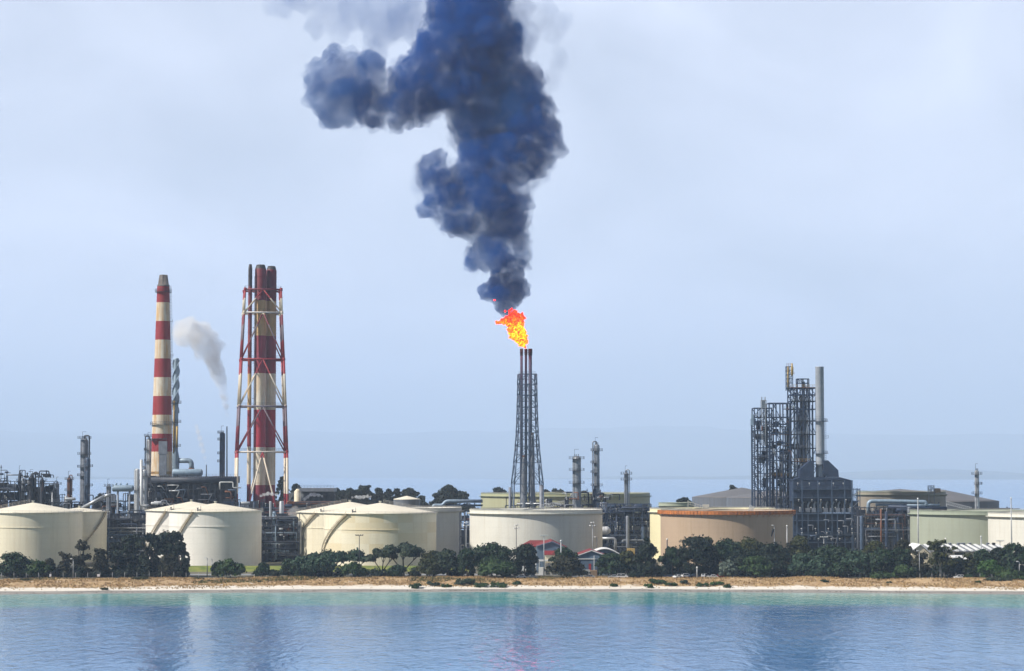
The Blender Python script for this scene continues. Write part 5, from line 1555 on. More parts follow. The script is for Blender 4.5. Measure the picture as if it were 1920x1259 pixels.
# ================================================================== TREES
GREENS = {
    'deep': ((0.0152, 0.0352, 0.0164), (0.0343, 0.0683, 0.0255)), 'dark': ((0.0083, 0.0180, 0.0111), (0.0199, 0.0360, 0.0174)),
    'mid': ((0.0279, 0.0607, 0.0165), (0.0592, 0.1053, 0.0268)), 'blue': ((0.0237, 0.0562, 0.0329), (0.0592, 0.1053, 0.0598)),
    'olive': ((0.0387, 0.0490, 0.0144), (0.0807, 0.0878, 0.0226)), 'brown': ((0.0264, 0.0287, 0.0143), (0.0538, 0.0522, 0.0238)),
    'grey': ((0.0279, 0.0468, 0.0268), (0.0646, 0.0914, 0.0515)), 'silver': ((0.0414, 0.0585, 0.0436), (0.2153, 0.2700, 0.2138)),
    'bright': ((0.0322, 0.0819, 0.0144), (0.0754, 0.1521, 0.0268)), 'pine': ((0.0083, 0.0163, 0.0127), (0.0182, 0.0306, 0.0190)),
}
for k, (a, b2) in GREENS.items():
    leaf_mat('leaves_' + k, a, b2)

def leaf_cloud(blobs, n, size, rs):
    """n bent leaf sprays spread over and through the clumps; blobs = (x, y, z, rx, rz)"""
    bl = np.array(blobs, dtype=float)
    wgt = bl[:, 3] * bl[:, 3]; wgt /= wgt.sum()
    idx = rs.choice(len(bl), n, p=wgt)
    d = rs.normal(size=(n, 3)); d /= np.linalg.norm(d, axis=1)[:, None]
    d[:, 2] = np.where(d[:, 2] < -.35, -d[:, 2] * .6, d[:, 2])
    rad = 1.0 - 0.42 * rs.rand(n) ** 2.0 + 0.17 * rs.normal(size=n)
    sc = np.stack([bl[idx, 3], bl[idx, 3], bl[idx, 4]], 1)
    pos = bl[idx, :3] + d * sc * rad[:, None]
    nrm = d + rs.normal(size=(n, 3)) * .38; nrm /= np.linalg.norm(nrm, axis=1)[:, None]
    ref = rs.normal(size=(n, 3)); u = np.cross(nrm, ref); u /= np.linalg.norm(u, axis=1)[:, None]
    w = np.cross(nrm, u)
    s = size * (0.55 + 0.9 * rs.rand(n))[:, None]; s2 = s * (0.45 + 0.35 * rs.rand(n))[:, None]
    bend = nrm * s * .22
    v = np.stack([pos - u * s - bend, pos - w * s2, pos + u * s - bend, pos + w * s2], 1).reshape(-1, 3)
    f = np.arange(4 * n).reshape(n, 4)
    return v, f

def tree(label, pc, pb, hw, pt, kind, mat, Y, seed, name='tree', cat='tree', group='trees along the dune', leaves=None, ground=True):
    rs = np.random.RandomState(seed); rn = random.Random(seed)
    s = S(Y); x = X(pc, Y, pb)
    zb = ground_z(x, Y) if ground else Z(pb, Y)
    zt = Z(pt, Y); h = (zt - zb) * (1.04 if Y < 1200 else 1); w = hw * s * (1.16 if Y < 1200 else 1.4)
    root = thing(name, label, cat, (x, Y, zb), group)
    blobs = []; limbs = []
    size = 0.62 if Y < 1200 else 1.1
    if kind == 'round':
        zc_ = zb + h * .48; rh = h * .5
        blobs.append((x, Y, zc_, w * .74, rh * .80))
        for k in range(26):
            a = rn.uniform(0, 2 * pi); e = rn.uniform(-.55, 1) * pi / 2
            r_ = rn.uniform(.20, .38) * min(w, h * .8)
            blobs.append((x + w * .78 * cos(a) * cos(e), Y + w * .7 * sin(a) * cos(e), zc_ + rh * .80 * sin(e), r_, r_ * .85))
        n = leaves or int(1500 + w * h * 26)
        limbs = [(0, 0, .8)]
    elif kind == 'umbrella':
        for k in range(24):
            a = rn.uniform(0, 2 * pi); rr_ = sqrt(rn.random()) * .86
            zz = zb + h * (.60 + .30 * (1 - rr_ * rr_) + rn.uniform(-.09, .05)); r_ = rn.uniform(.17, .30) * w
            blobs.append((x + w * rr_ * cos(a), Y + w * rr_ * sin(a) * .8, zz, r_, r_ * .62))
        n = leaves or int(1200 + w * h * 12)
        limbs = [(cos(k * 2.1 + seed) * .75, sin(k * 2.1 + seed) * .6, .72) for k in range(7)]
    elif kind == 'airy':
        for k in range(46):
            u = rn.random() ** 1.1 * .94 + .06; a = rn.uniform(0, 2 * pi); rr_ = rn.uniform(.1, .9) * (1.0 - .5 * u)
            r_ = rn.uniform(.20, .40) * w * (1.2 - .5 * u)
            blobs.append((x + w * rr_ * cos(a), Y + w * rr_ * sin(a), zb + h * u - r_ * .6, r_, r_ * 1.05))
        n = leaves or int(900 + w * h * 24)
        limbs = [(rn.uniform(-.35, .35), rn.uniform(-.3, .3), rn.uniform(.6, .95)) for k in range(5)]
        size *= .85
    elif kind == 'tall':
        for k in range(64):
            u = rn.random(); a = rn.uniform(0, 2 * pi); rr_ = rn.uniform(.2, .92) * (1 - .35 * u)
            r_ = rn.uniform(.13, .27) * w
            blobs.append((x + w * rr_ * cos(a), Y + w * rr_ * sin(a), zb + h * (.04 + .93 * u) - r_ * .5, r_, r_ * rn.uniform(.9, 1.7)))
        n = leaves or int(1800 + w * h * 28)
        limbs = [(rn.uniform(-.5, .5), rn.uniform(-.3, .3), rn.uniform(.7, .95)) for k in range(5)]
    elif kind == 'conifer':
        for k in range(60):
            u = rn.random() ** 1.25; a = rn.uniform(0, 2 * pi); rr_ = rn.uniform(.35, 1) * (1 - u) ** .8
            r_ = (.13 + .16 * (1 - u)) * w
            blobs.append((x + w * rr_ * cos(a), Y + w * rr_ * sin(a), zb + h * (.04 + .93 * u), r_, r_ * .8))
        blobs.append((x, Y, zt - h * .05, .07 * w, h * .05))
        n = leaves or int(1600 + w * h * 24)
        limbs = [(0, 0, .97)]
    elif kind == 'pine':
        for k in range(60):
            q_ = rn.random(); u = .45 + .53 * q_; a = rn.uniform(0, 2 * pi); rr_ = rn.uniform(.1, 1.0) * (1 - q_ ** 2.0) ** .6
            r_ = rn.uniform(.10, .24) * w
            blobs.append((x + w * rr_ * cos(a), Y + w * .7 * rr_ * sin(a), zb + h * (.05 + .95 * u) - r_ * .5, r_, r_ * .6))
        n = leaves or int(2200 + w * h * 9)
        limbs = [(0, 0, .9)]
    elif kind == 'euc':
        for k in range(26):
            u = rn.uniform(.4, 1); a = rn.uniform(0, 2 * pi); rr_ = rn.uniform(.15, .9)
            r_ = rn.uniform(.16, .30) * w
            blobs.append((x + w * rr_ * cos(a), Y + w * rr_ * sin(a), zb + h * u - r_ * .6, r_, r_ * .9))
        n = leaves or int(900 + w * h * 15)
        limbs = [(.35, -.2, .8), (-.4, -.1, .75), (.1, .3, .9)]
    v, f = leaf_cloud(blobs, n, size, rs)
    npmesh('crown', v, f, 4, 'leaves_' + mat, root)
    mb = MB()
    tr = max(.16, min(.55, h * .028))
    fork = Vector((x + rn.uniform(-.4, .4), Y - .3, zb + h * (.30 if kind in ('euc',) else .16)))
    mb.tube([(x, Y, zb - .4), (x * .5 + fork.x * .5 + .15, Y, zb + h * .1), fork], tr, 7, True, [tr * 1.35, tr * 1.05, tr * .9])
    for (u, q, e) in limbs:
        end = Vector((x + u * w, Y + q * w, zb + h * e)); mid = fork.lerp(end, .5) + Vector((u * w * .12, 0, h * .05))
        mb.tube([fork, mid, end], tr, 6, True, [tr * .75, tr * .5, tr * .18])
        if kind in ('umbrella', 'euc'):
            for z_ in (-1, 1):
                e2 = mid.lerp(end, .8) + Vector((z_ * w * .16, -z_ * w * .1, h * .03)); mb.tube([mid, e2], tr, 5, True, [tr * .4, tr * .12])
    mb.build('trunk', 'pale_bark' if kind == 'euc' else 'bark', root)
    return root

TREES = [
 ('dense rounded deep green tree at the left edge below the cream tank', 28, 1083, 31, 1041, 'round', 'deep', 945),
 ('lower bright green round tree right of the leftmost rounded tree', 70, 1083, 25, 1055, 'round', 'mid', 943),
 ('small thin brownish tree between low green tree and tall airy tree', 94, 1083, 14, 1049, 'airy', 'brown', 945),
 ('medium airy brown tree just left of the tallest airy one', 121, 1083, 18, 1038, 'airy', 'brown', 948),
 ('tallest airy grey brown tree with open top, before the shaded cream tank', 153, 1083, 20, 1015, 'airy', 'brown', 950),
 ('smaller airy tree at the right edge of the shaded cream tank', 187, 1083, 17, 1031, 'airy', 'brown', 947),
 ('loose dark tree starting the tall dark clump, its left end', 218, 1083, 23, 1021, 'airy', 'dark', 950),
 ('pointed dark tree second from left in the tall dark clump', 247, 1083, 24, 1005, 'tall', 'dark', 955),
 ('tall dark shaggy tree in the middle of the tall dark clump', 282, 1083, 27, 1003, 'tall', 'dark', 950),
 ('highest black green shaggy tree of the clump in front of white tanks', 317, 1083, 29, 1001, 'tall', 'dark', 952),
 ('narrow dark tree at the right end of the tall dark clump', 339, 1084, 16, 1019, 'tall', 'dark', 946),
 ('greyish twiggy bush at the foot of the tall dark clump', 316, 1085, 22, 1040, 'airy', 'brown', 938),
 ('smooth round green bush alone before the brightest white tank', 432, 1085, 25, 1053, 'round', 'mid', 938),
 ('smaller round bush leaning on the lone green bush', 409, 1083, 13, 1057, 'round', 'deep', 942),
 ('small dark bush left of the maroon wall', 492, 1084, 14, 1059, 'round', 'deep', 942),
 ('rounded dark bush at the left foot of the stair on the cream tank', 541, 1083, 15, 1051, 'round', 'deep', 944),
 ('broad blue green tree under the cream tank stair', 590, 1086, 40, 1043, 'round', 'blue', 940),
 ('tree with flat spreading crown behind the broad blue green tree', 622, 1076, 36, 1036, 'umbrella', 'blue', 968),
 ('flat crowned tree with daylight under its crown, left of the tall floodlight mast', 664, 1077, 36, 1037, 'umbrella', 'blue', 965),
 ('low bright bush under the tall floodlight mast', 663, 1087, 22, 1058, 'round', 'mid', 936),
 ('open branching tree with bare grey stems before the patched cream tank', 718, 1080, 27, 1030, 'umbrella', 'grey', 952),
 ('largest umbrella shaped tree with many bare stems before the patched cream tank', 757, 1080, 38, 1021, 'umbrella', 'grey', 950),
 ('small dark bush between the bare stems of the umbrella tree', 745, 1083, 16, 1063, 'round', 'deep', 942),
 ('round dark olive bush right of the umbrella tree', 805, 1082, 19, 1051, 'round', 'olive', 944),
 ('soft olive tree rising behind the round olive bush', 812, 1078, 20, 1035, 'round', 'olive', 960),
 ('rounded green tree left of the narrow gap before the flare tank', 839, 1081, 20, 1032, 'round', 'grey', 952),
 ('narrow upright green tree at the left foot of the flare tank', 875, 1082, 16, 1028, 'round', 'deep', 948),
 ('wide lumpy green tree before the pale flare tank', 922, 1083, 36, 1024, 'round', 'deep', 950),
 ('low wide dark bush in front of the lumpy tree', 930, 1085, 36, 1053, 'round', 'mid', 938),
 ('dense brown green tree covering the left end of the red roofs', 985, 1083, 22, 1021, 'round', 'dark', 946),
 ('broad brownish round tree before the gatehouse', 1062, 1084, 32, 1047, 'round', 'brown', 938),
 ('dark tree rising behind the brownish round tree', 1058, 1078, 26, 1030, 'round', 'deep', 960),
 ('rounded green tree right of the red door shed', 1146, 1083, 24, 1040, 'round', 'deep', 944),
 ('olive tree between green tree and dark conifer', 1177, 1081, 22, 1036, 'round', 'olive', 954),
 ('dark cone shaped conifer with spiky top before the pale yellow tank', 1213, 1083, 34, 1012, 'conifer', 'dark', 945),
 ('rounded tree just right of the dark conifer', 1262, 1080, 22, 1028, 'round', 'deep', 952),
 ('big black green dome tree left under the orange rimmed tank', 1304, 1081, 36, 1011, 'round', 'dark', 953),
 ('rounded tree top showing behind the black green dome', 1326, 1075, 16, 1007, 'round', 'olive', 975),
 ('dull green tree in the middle below the orange rimmed tank', 1362, 1080, 34, 1016, 'round', 'deep', 958),
 ('olive topped tree right of centre below the orange rimmed tank', 1404, 1079, 32, 1014, 'round', 'olive', 962),
 ('pale silver leaved round bush beside the parked red car', 1364, 1086, 15, 1054, 'round', 'silver', 934),
 ('dark shaded tree behind the silver bush', 1395, 1084, 32, 1036, 'round', 'dark', 946),
 ('low very dark tree with rounded foot right of the silver bush', 1416, 1087, 26, 1048, 'round', 'mid', 936),
 ('tall dark dome tree at the right end of the orange rimmed tank', 1448, 1085, 34, 1025, 'round', 'dark', 946),
 ('brownish feathery tree by the furnace corner', 1476, 1080, 18, 1018, 'airy', 'brown', 958),
 ('olive brown tree top against the lower left furnace wall', 1498, 1077, 22, 1007, 'round', 'olive', 970),
 ('blue green clumpy tree, left of the two below the furnace', 1506, 1086, 26, 1043, 'round', 'blue', 940),
 ('blue green clumpy tree, right of the two below the furnace', 1535, 1086, 26, 1047, 'round', 'blue', 938),
 ('wide green tree along the furnace foot', 1556, 1078, 42, 1030, 'round', 'deep', 962),
 ('dark low bush before the furnace with reddish foot', 1572, 1088, 26, 1057, 'round', 'deep', 934),
 ('blue grey leaved tree right of the furnace', 1604, 1081, 34, 1038, 'round', 'blue', 950),
 ('olive tree tops before the rusty pipe racks', 1640, 1078, 22, 1016, 'round', 'olive', 966),
 ('broad dark tree below the rusty pipe racks', 1652, 1086, 32, 1036, 'round', 'deep', 948),
 ('small smooth green bush, left of the pair on the dry grass', 1653, 1090, 22, 1074, 'round', 'mid', 928),
 ('bigger smooth green bush, right of the pair on the dry grass', 1695, 1090, 20, 1063, 'round', 'mid', 929),
 ('deep green tree hiding the left end of the warehouse', 1688, 1080, 24, 1030, 'round', 'deep', 956),
 ('thin brown tree top left of the sage green tank', 1694, 1077, 17, 1012, 'round', 'brown', 975),
 ('twiggy brown tree in front of the warehouse gable', 1725, 1082, 20, 1034, 'airy', 'brown', 950),
 ('tall loose gum tree with pale leaning trunk', 1764, 1085, 26, 1015, 'euc', 'olive', 942),
 ('shaded dark tree filling in under the pale trunked gum', 1785, 1083, 34, 1048, 'round', 'dark', 952),
 ('airy olive tree right of the gum and behind the white car', 1817, 1084, 17, 1041, 'airy', 'olive', 946),
 ('dark tree under the rooftop end of the warehouse', 1843, 1081, 17, 1032, 'round', 'deep', 956),
 ('bright green umbrella like bush near the right edge', 1857, 1085, 26, 1055, 'round', 'bright', 938),
 ('dark narrow tree behind the bright green bush', 1872, 1080, 16, 1028, 'round', 'dark', 960),
 ('big deep green tree at the right edge', 1905, 1080, 30, 1022, 'round', 'deep', 954),
 ('low dull green bush at the right edge under the big tree', 1893, 1091, 28, 1070, 'round', 'mid', 930),
 ('small green shrub beside the white car', 1815, 1088, 7, 1080, 'round', 'mid', 930),
]
for k, a in enumerate(TREES):
    tree(*a[:8], seed=100 + k)
# shady undergrowth between the trunks
mb = None
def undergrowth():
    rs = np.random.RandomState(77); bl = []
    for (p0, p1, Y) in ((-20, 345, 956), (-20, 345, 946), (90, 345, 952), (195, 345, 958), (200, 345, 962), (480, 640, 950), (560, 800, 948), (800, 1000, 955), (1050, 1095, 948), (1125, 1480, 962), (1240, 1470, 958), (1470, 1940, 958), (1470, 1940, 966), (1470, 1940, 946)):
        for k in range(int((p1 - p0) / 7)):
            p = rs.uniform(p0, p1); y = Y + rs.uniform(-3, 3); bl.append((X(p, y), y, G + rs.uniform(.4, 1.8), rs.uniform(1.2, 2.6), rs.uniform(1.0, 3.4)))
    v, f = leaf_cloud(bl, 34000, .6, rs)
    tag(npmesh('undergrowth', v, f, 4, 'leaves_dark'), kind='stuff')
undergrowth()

PINES = [
 ('spiky dark pine just right of the red and white lattice foot', 530, 955, 12, 893, 1580), ('low dark pine behind the frame building, left end', 556, 955, 20, 906, 1600),
 ('dark pine behind the right end of the frame building', 628, 955, 20, 914, 1600), ('dark rounded pine, first of the row left of the highest', 655, 955, 20, 914, 1590),
 ('highest dark pine in the row behind the cream tanks', 684, 955, 26, 908, 1600), ('lower dark pine right of the highest in the row', 709, 955, 17, 915, 1610),
 ('small pine between two bigger ones behind the patched tank', 729, 955, 14, 917, 1600), ('small pine left of the broad pine before the far grey tank', 746, 955, 12, 915, 1610),
 ('broad dark pine behind the small far grey tank', 768, 958, 27, 914, 1600), ('sloping low pine at the right end of the row', 790, 958, 13, 932, 1590),
 ('large lone pine with pointed crown behind the pale blue pipe', 842, 960, 33, 909, 1560), ('low dark bush like pine left of the lone pine', 818, 958, 14, 935, 1560),
 ('small pine above the rim of the khaki tank, left of the flare tower', 936, 955, 18, 911, 1600), ('flat dark pine behind the flare tower foot', 1045, 955, 20, 913, 1600),
 ('dark pine between flare tower and first silver column', 1024, 955, 11, 917, 1610), ('dark pine crown behind the first silver column', 1096, 955, 16, 920, 1600),
 ('dark pine patch left of the weathered grey tank', 1284, 955, 20, 932, 1600), ('spiky pines peeping over the weathered cone roof', 1375, 955, 13, 908, 1640),
 ('far dark pine beyond the blue grey drum', 187, 960, 10, 926, 1580), ('far dark pine left of the thin beige column', 96, 960, 12, 908, 1580),
]
for k, (lab, pc, pb, hw, pt, Y) in enumerate(PINES):
    tree(lab, pc, pb, hw, pt, 'pine', 'pine', Y, 500 + k, name='pine_tree', group='dark pines beyond the plant')

SHRUBS = [  # label, px, half width, height, dY, mat
 ('round dune shrub, first from left of the row on sand under the olive bush', 779, 13, 11, 908, 'mid'), ('small flat shrub on the grass right of the first dune shrub', 812, 12, 8, 915, 'grey'),
 ('tiny dune shrub midway below the gap by the flare tank', 838, 10, 7, 912, 'mid'), ('largest dune shrub below the narrow upright tree', 873, 20, 12, 918, 'grey'),
 ('low spreading shrub right of the largest dune shrub', 902, 15, 8, 913, 'mid'), ('leafy dune shrub below the low wide dark bush', 936, 17, 10, 912, 'mid'),
 ('lone small shrub on dry grass below the dense brown green tree', 970, 9, 7, 916, 'mid'), ('lone round shrub on dry grass right of the white pickup', 1151, 8, 7, 913, 'mid'),
 ('bright little shrub at the front of the car park dune', 1217, 9, 8, 909, 'bright'), ('wide flat shrub hiding the dark parked car', 1232, 18, 9, 918, 'mid'),
 ('flat shrub below the leftmost white parked car', 1258, 13, 7, 914, 'mid'), ('small shrub between two white parked cars', 1283, 9, 7, 917, 'grey'),
 ('rounded shrub below the car park lamp', 1317, 12, 8, 913, 'mid'), ('yellowish shrub under the parked red car', 1342, 14, 7, 915, 'bright'),
 ('tiny dark shrub low on the sand edge below the red car', 1363, 7, 7, 908, 'mid'), ('tiny dark shrub on dry grass below the furnace', 1546, 8, 5, 915, 'deep'),
 ('speck of a shrub on dry grass below the smooth bushes', 1667, 5, 3, 912, 'deep'), ('tiny shrub on dry grass below the airy olive tree', 1834, 6, 4, 908, 'mid'),
 ('flat grey green shrub below the bright umbrella bush', 1862, 18, 8, 914, 'grey'), ('flat shrub left of the corner shrub at the right edge', 1887, 14, 7, 912, 'grey'),
 ('corner shrub on the dune at the right edge', 1912, 14, 8, 911, 'mid'), ('dark flat shrub on dune crest below the tall dark clump', 262, 22, 5, 920, 'olive'),
 ('dark flat shrub on dune crest left of the first lamp', 55, 18, 4, 914, 'olive'), ('tuft like shrub at sand edge below the airy trees', 197, 8, 4, 896, 'olive'),
 ('low shrub on the crest below the lone round bush', 372, 12, 5, 930, 'olive'),
]
for k, (lab, pc, hw, hpx, Y, mt_) in enumerate(SHRUBS):
    x = X(pc, Y, 1092); zg = ground_z(x, Y); s = S(Y)
    rs = np.random.RandomState(900 + k); w = hw * s; h = hpx * s
    bl = [(x + rs.uniform(-.75, .75) * w, Y + rs.uniform(-.5, .5) * w, zg + h * rs.uniform(.1, .6), w * rs.uniform(.25, .42), h * rs.uniform(.3, .45)) for q in range(11)]
    v, f = leaf_cloud(bl, int(260 + w * h * 90), .34, rs)
    tag(npmesh('shrub', v, f, 4, 'leaves_' + mt_), lab, 'shrub', 'dune shrubs')

# ================================================================== POLES, FENCE, CARS
def pole(label, px, pt, pb, Y, kind, dark=False):
    x = X(px, Y, pb); zt = Z(pt, Y); zb = G if Y > 940 else ground_z(x, Y)
    root = thing('light_pole', label, 'light pole', (x, Y, zb), 'light poles')
    mm = 'pole_dark' if dark else 'pole_grey'
    r0 = .20 if kind != 'mast' else .34
    mb = MB(); mb.cyl((x, Y, zb - .3), (x, Y, zt), r0, r0 * .7, n=8); mb.build('pole', mm, root)
    if kind == 'tee':
        mb = MB(); mb.bar((x - 1.5, Y, zt), (x + 1.5, Y, zt), .18); mb.build('crossarm', mm, root)
        for q in (-1.4, -.5, .5, 1.4):
            mb = MB(); mb.box(x + q - .3, x + q + .3, Y - .5, Y + .1, zt + .1, zt + .42); mb.build('lamp_head', 'lamp_white' if not dark else 'pole_dark', root)
    elif kind == 'cluster':
        mb = MB(); mb.bar((x - .9, Y, zt - .8), (x + .9, Y, zt - .8), .15); mb.bar((x - .7, Y, zt + .5), (x + .7, Y, zt + .5), .15); mb.bar((x, Y, zt - .8), (x, Y, zt + .8), .15); mb.build('crossarm', mm, root)
        for a, b2 in ((-.9, -.7), (.9, -.6), (-.5, .6), (.5, .8)):
            mb = MB(); mb.bar((x + a, Y - .1, zt + b2), (x + a * 1.3, Y - .6, zt + b2 + .1), .55, .4); mb.build('lamp_head', 'lamp_white', root)
    elif kind == 'lamp':
        mb = MB(); mb.bar((x, Y, zt), (x - .9, Y - .3, zt + .15), .16); mb.build('arm', mm, root)
        mb = MB(); mb.box(x - 1.3, x - .4, Y - .5, Y - .1, zt + .05, zt + .38); mb.build('lamp_head', 'lamp_white', root)
    else:
        mb = MB(); mb.cyl((x, Y, zt), (x, Y, zt + .7), .42, .3, n=8); mb.build('lamp_head', 'lamp_white', root)
    return root
for a in (
 ('white lamp post before the airy brown trees at the left', 137, 1049, 1085, 934, 'lamp'), ('left one of two thin lamp posts before the brightest white tank', 388.5, 1047, 1080, 950, 'lamp'),
 ('right one of two thin lamp posts before the brightest white tank', 397.5, 1049, 1082, 945, 'lamp'), ('tall floodlight mast with flat head before the patched cream tank', 673.5, 1004.5, 1075, 955, 'tee', True),
 ('floodlight mast in the gap between shaded grey tank and flare tank', 874, 983, 1040, 1030, 'cluster'), ('rusty floodlight pole at the left front of the flare tank', 968, 988, 1030, 1020, 'cluster', True),
 ('tee shaped floodlight pole before the tall blue grey shed', 1020, 1005, 1080, 945, 'tee'), ('pale pole before the right end of the tall blue grey shed', 1052, 1016, 1060, 955, 'mast'),
 ('floodlight pole at the right end of the flare tank', 1111, 983, 1033, 1030, 'cluster'), ('thin street lamp right of the flare tank pole', 1119, 1008, 1035, 1020, 'lamp', True),
 ('short dark lamp before the tan tank, right of the conifer', 1251, 1013, 1045, 1030, 'mast', True), ('thin white post in the car park', 1307, 1066, 1088, 932, 'mast'),
 ('lamp post before the right shaded side of the tan tank', 1452, 986, 1040, 1020, 'lamp'), ('plain pale post near the furnace edge of the tan tank', 1476, 988, 1040, 1020, 'mast'),
 ('tee shaped floodlight pole before the furnace', 1545, 1008, 1050, 990, 'tee'), ('tall pale mast at the left edge of the sage green tank', 1722, 937, 1030, 1010, 'mast'),
 ('short pole with lamp before the right part of the sage green tank', 1840, 1008, 1045, 985, 'mast'), ('tall weathered mast before the right edge cream tank', 1897, 936, 1030, 1020, 'mast'),
 ('tee shaped pole above the trees near the right edge', 1875.5, 1015, 1060, 965, 'tee'), ('small street lamp at the far right among trees', 1911.5, 1054, 1080, 940, 'lamp'),
 ('short lamp with round head before the twiggy brown tree', 1724, 1034, 1055, 944, 'lamp'), ('dark thin pole on the warehouse skyline', 1773, 1012, 1030, 1012, 'mast', True)):
    pole(*a)
mb = MB(); p = P(1450, 992, 1020)
mb.tube([p, p + Vector((-.5, -.3, -1.6)), p + Vector((-.9, -.3, -3.4))], .5, 8, True, [.5, .42, .25]); mb.bar(p, P(1451.6, 992, 1020), .12)
lone('windsock', 'dark limp windsock hanging on the lamp post by the tan tank', 'windsock', mb, 'soot')

def fence(label, p0, p1, step, Y, hgt):
    a, b2 = X(p0, Y, 1085), X(p1, Y, 1085)
    root = thing('chain_fence', label, 'fence', ((a + b2) / 2, Y, ground_z((a + b2) / 2, Y)))
    n = round((p1 - p0) / step); pts = []
    for k in range(n + 1):
        x = a + (b2 - a) * k / n; z = ground_z(x, Y); pts.append(Vector((x, Y, z)))
        mb = MB(); mb.cyl((x, Y, z - .3), (x, Y, z + hgt), .085, n=6); mb.bar((x, Y, z + hgt), (x, Y - .35, z + hgt + .35), .1); mb.build('post', 'pole_grey', root)
    mb = MB()
    for u, v_ in zip(pts, pts[1:]):
        for q in (.05, .35, .65, .98): mb.bar(u + Vector((0, 0, hgt * q)), v_ + Vector((0, 0, hgt * q)), .03)
    mb.build('wire', 'pole_dark', root)
fence('chain fence with pale posts under the left trees', -20, 372, 23.5, 933, 2.3)
fence('chain fence with pale posts under the right trees', 1590, 1950, 22.5, 934, 2.0)
for px_, nm, w_ in ((186, 'small white notice on the left fence, right of the airy trees', .55), (96, 'tiny white notice on the left fence near the brown tree', .4)):
    mb = MB(); x = X(px_, 932.8); z = ground_z(x, 933); mb.box(x - w_, x + w_, 932.75, 932.82, z + .9, z + 1.9)
    tag(mb.build('notice', 'sign_white'), nm, 'sign')

CAR = [(-2.15, .35), (-2.2, .72), (-1.95, .92), (-1.2, 1.0), (-.72, 1.45), (.9, 1.5), (1.55, 1.02), (2.05, .92), (2.2, .7), (2.15, .35)]
VAN = [(-2.3, .35), (-2.35, 1.0), (-2.25, 1.85), (.9, 1.9), (1.45, 1.2), (2.2, 1.02), (2.3, .7), (2.3, .35)]
SUV = [(-2.25, .4), (-2.3, .95), (-2.1, 1.15), (-1.85, 1.68), (.5, 1.72), (1.15, 1.12), (2.1, 1.0), (2.25, .75), (2.25, .4)]
PICK = [(-2.6, .45), (-2.6, 1.05), (-.6, 1.05), (-.35, 1.7), (.75, 1.72), (1.3, 1.1), (2.3, 1.02), (2.45, .8), (2.45, .45)]
def car(label, px, Y, shape, paint, ang, cat='car'):
    x = X(px, Y, 1085); z = ground_z(x, Y) + .02
    root = thing('parked_car', label, cat, (x, Y, z), 'cars parked along the dune')
    ca, sa = cos(ang), sin(ang)
    def tr(vs): return [(x + u * ca - v_ * sa, Y + u * sa + v_ * ca, z + w_) for u, v_, w_ in vs]
    n = len(shape); mb = MB(); vs = []
    zmax = max(p[1] for p in shape)
    for sgn in (-1, 1):
        for u, w_ in shape: vs.append((u, sgn * (.86 - .18 * max(0, w_ - .95) / max(.1, zmax - .95)), w_))
    fs = [tuple(range(n)), tuple(range(2 * n - 1, n - 1, -1))] + [(i, i + n, (i + 1) % n + n, (i + 1) % n) for i in range(n)]
    mb.add(tr(vs), fs); mb.build('body', paint, root)
    mb = MB()
    hi = [p for p in shape if p[1] > 1.3]; l, r_ = min(p[0] for p in hi), max(p[0] for p in hi)
    for sgn in (-1, 1):
        for (a, b2) in ((l + .05, (l + r_) / 2 - .05), ((l + r_) / 2 + .05, r_ + .15)):
            q = [(a - .1, sgn * .865, 1.05), (b2, sgn * .865, 1.05), (b2 - .05, sgn * .73, zmax - .12), (a + .1, sgn * .73, zmax - .12)]
            q2 = [(u, v_ - sgn * .06, w_) for u, v_, w_ in q]
            mb.add(tr(q + q2), [(0, 1, 2, 3), (7, 6, 5, 4), (0, 4, 5, 1), (1, 5, 6, 2), (2, 6, 7, 3), (3, 7, 4, 0)])
    ii = [i for i in range(n - 1) if abs(shape[i][1] - shape[i + 1][1]) > .3 and max(shape[i][1], shape[i + 1][1]) > 1.3]
    for i in ii:
        (a, za_), (b2, zb_) = shape[i], shape[i + 1]; o_ = -.03 if a < 0 else .03
        q = [(a + o_, -.66, za_), (a + o_, .66, za_), (b2 + o_, .6, zb_), (b2 + o_, -.6, zb_)]
        mb.add(tr([(u, v_, w_ + .02) for u, v_, w_ in q]), [(0, 1, 2, 3)])
    mb.build('window', 'window_glass', root)
    for u in (-1.35, 1.35):
        for sgn in (-1, 1):
            mb = MB(); c0 = tr([(u, sgn * .66, .33), (u, sgn * .88, .33)]); mb.cyl(c0[0], c0[1], .33, n=12); mb.build('wheel', 'tyre_black', root)
for a in (
 ('white hatchback alone under the gum tree at the right', 1798, 931, SUV, 'car_white', pi * .98), ('dark blue car half hidden under the tree, leftmost in the car park', 1254, 938, CAR, 'car_navy', .3),
 ('white car tilted behind a shrub, leftmost white one of the car park', 1270, 931, CAR, 'car_white', .9), ('white van like car, second white one of the car park', 1287, 937, SUV, 'car_white', .5),
 ('dark grey blue car between two white cars', 1300, 937, CAR, 'car_navy', .4), ('silver car facing the shore, left of the white car next to the red one', 1322, 938, SUV, 'car_silver', 1.1),
 ('white car parked left of the red car', 1336, 935, CAR, 'car_white', .25), ('small red car beside the silver leaved bush', 1347, 938, CAR, 'car_red', .5),
 ('white pickup below the timber screen', 1084, 935, PICK, 'car_white', .05, 'pickup'), ('pale silver car left of the white van by the conifer', 1150, 937, CAR, 'car_silver', .1),
 ('white van next to the pale silver car left of the conifer', 1167, 936, VAN, 'car_white', .1, 'van'), ('grey car under the dense brown green tree', 977, 937, CAR, 'car_silver', .1),
 ('dark car before the gatehouse entrance', 998, 938, CAR, 'car_grey', .1), ('silver blue car right of the white pickup', 1106, 937, CAR, 'car_silver', .05)):
    car(*a)

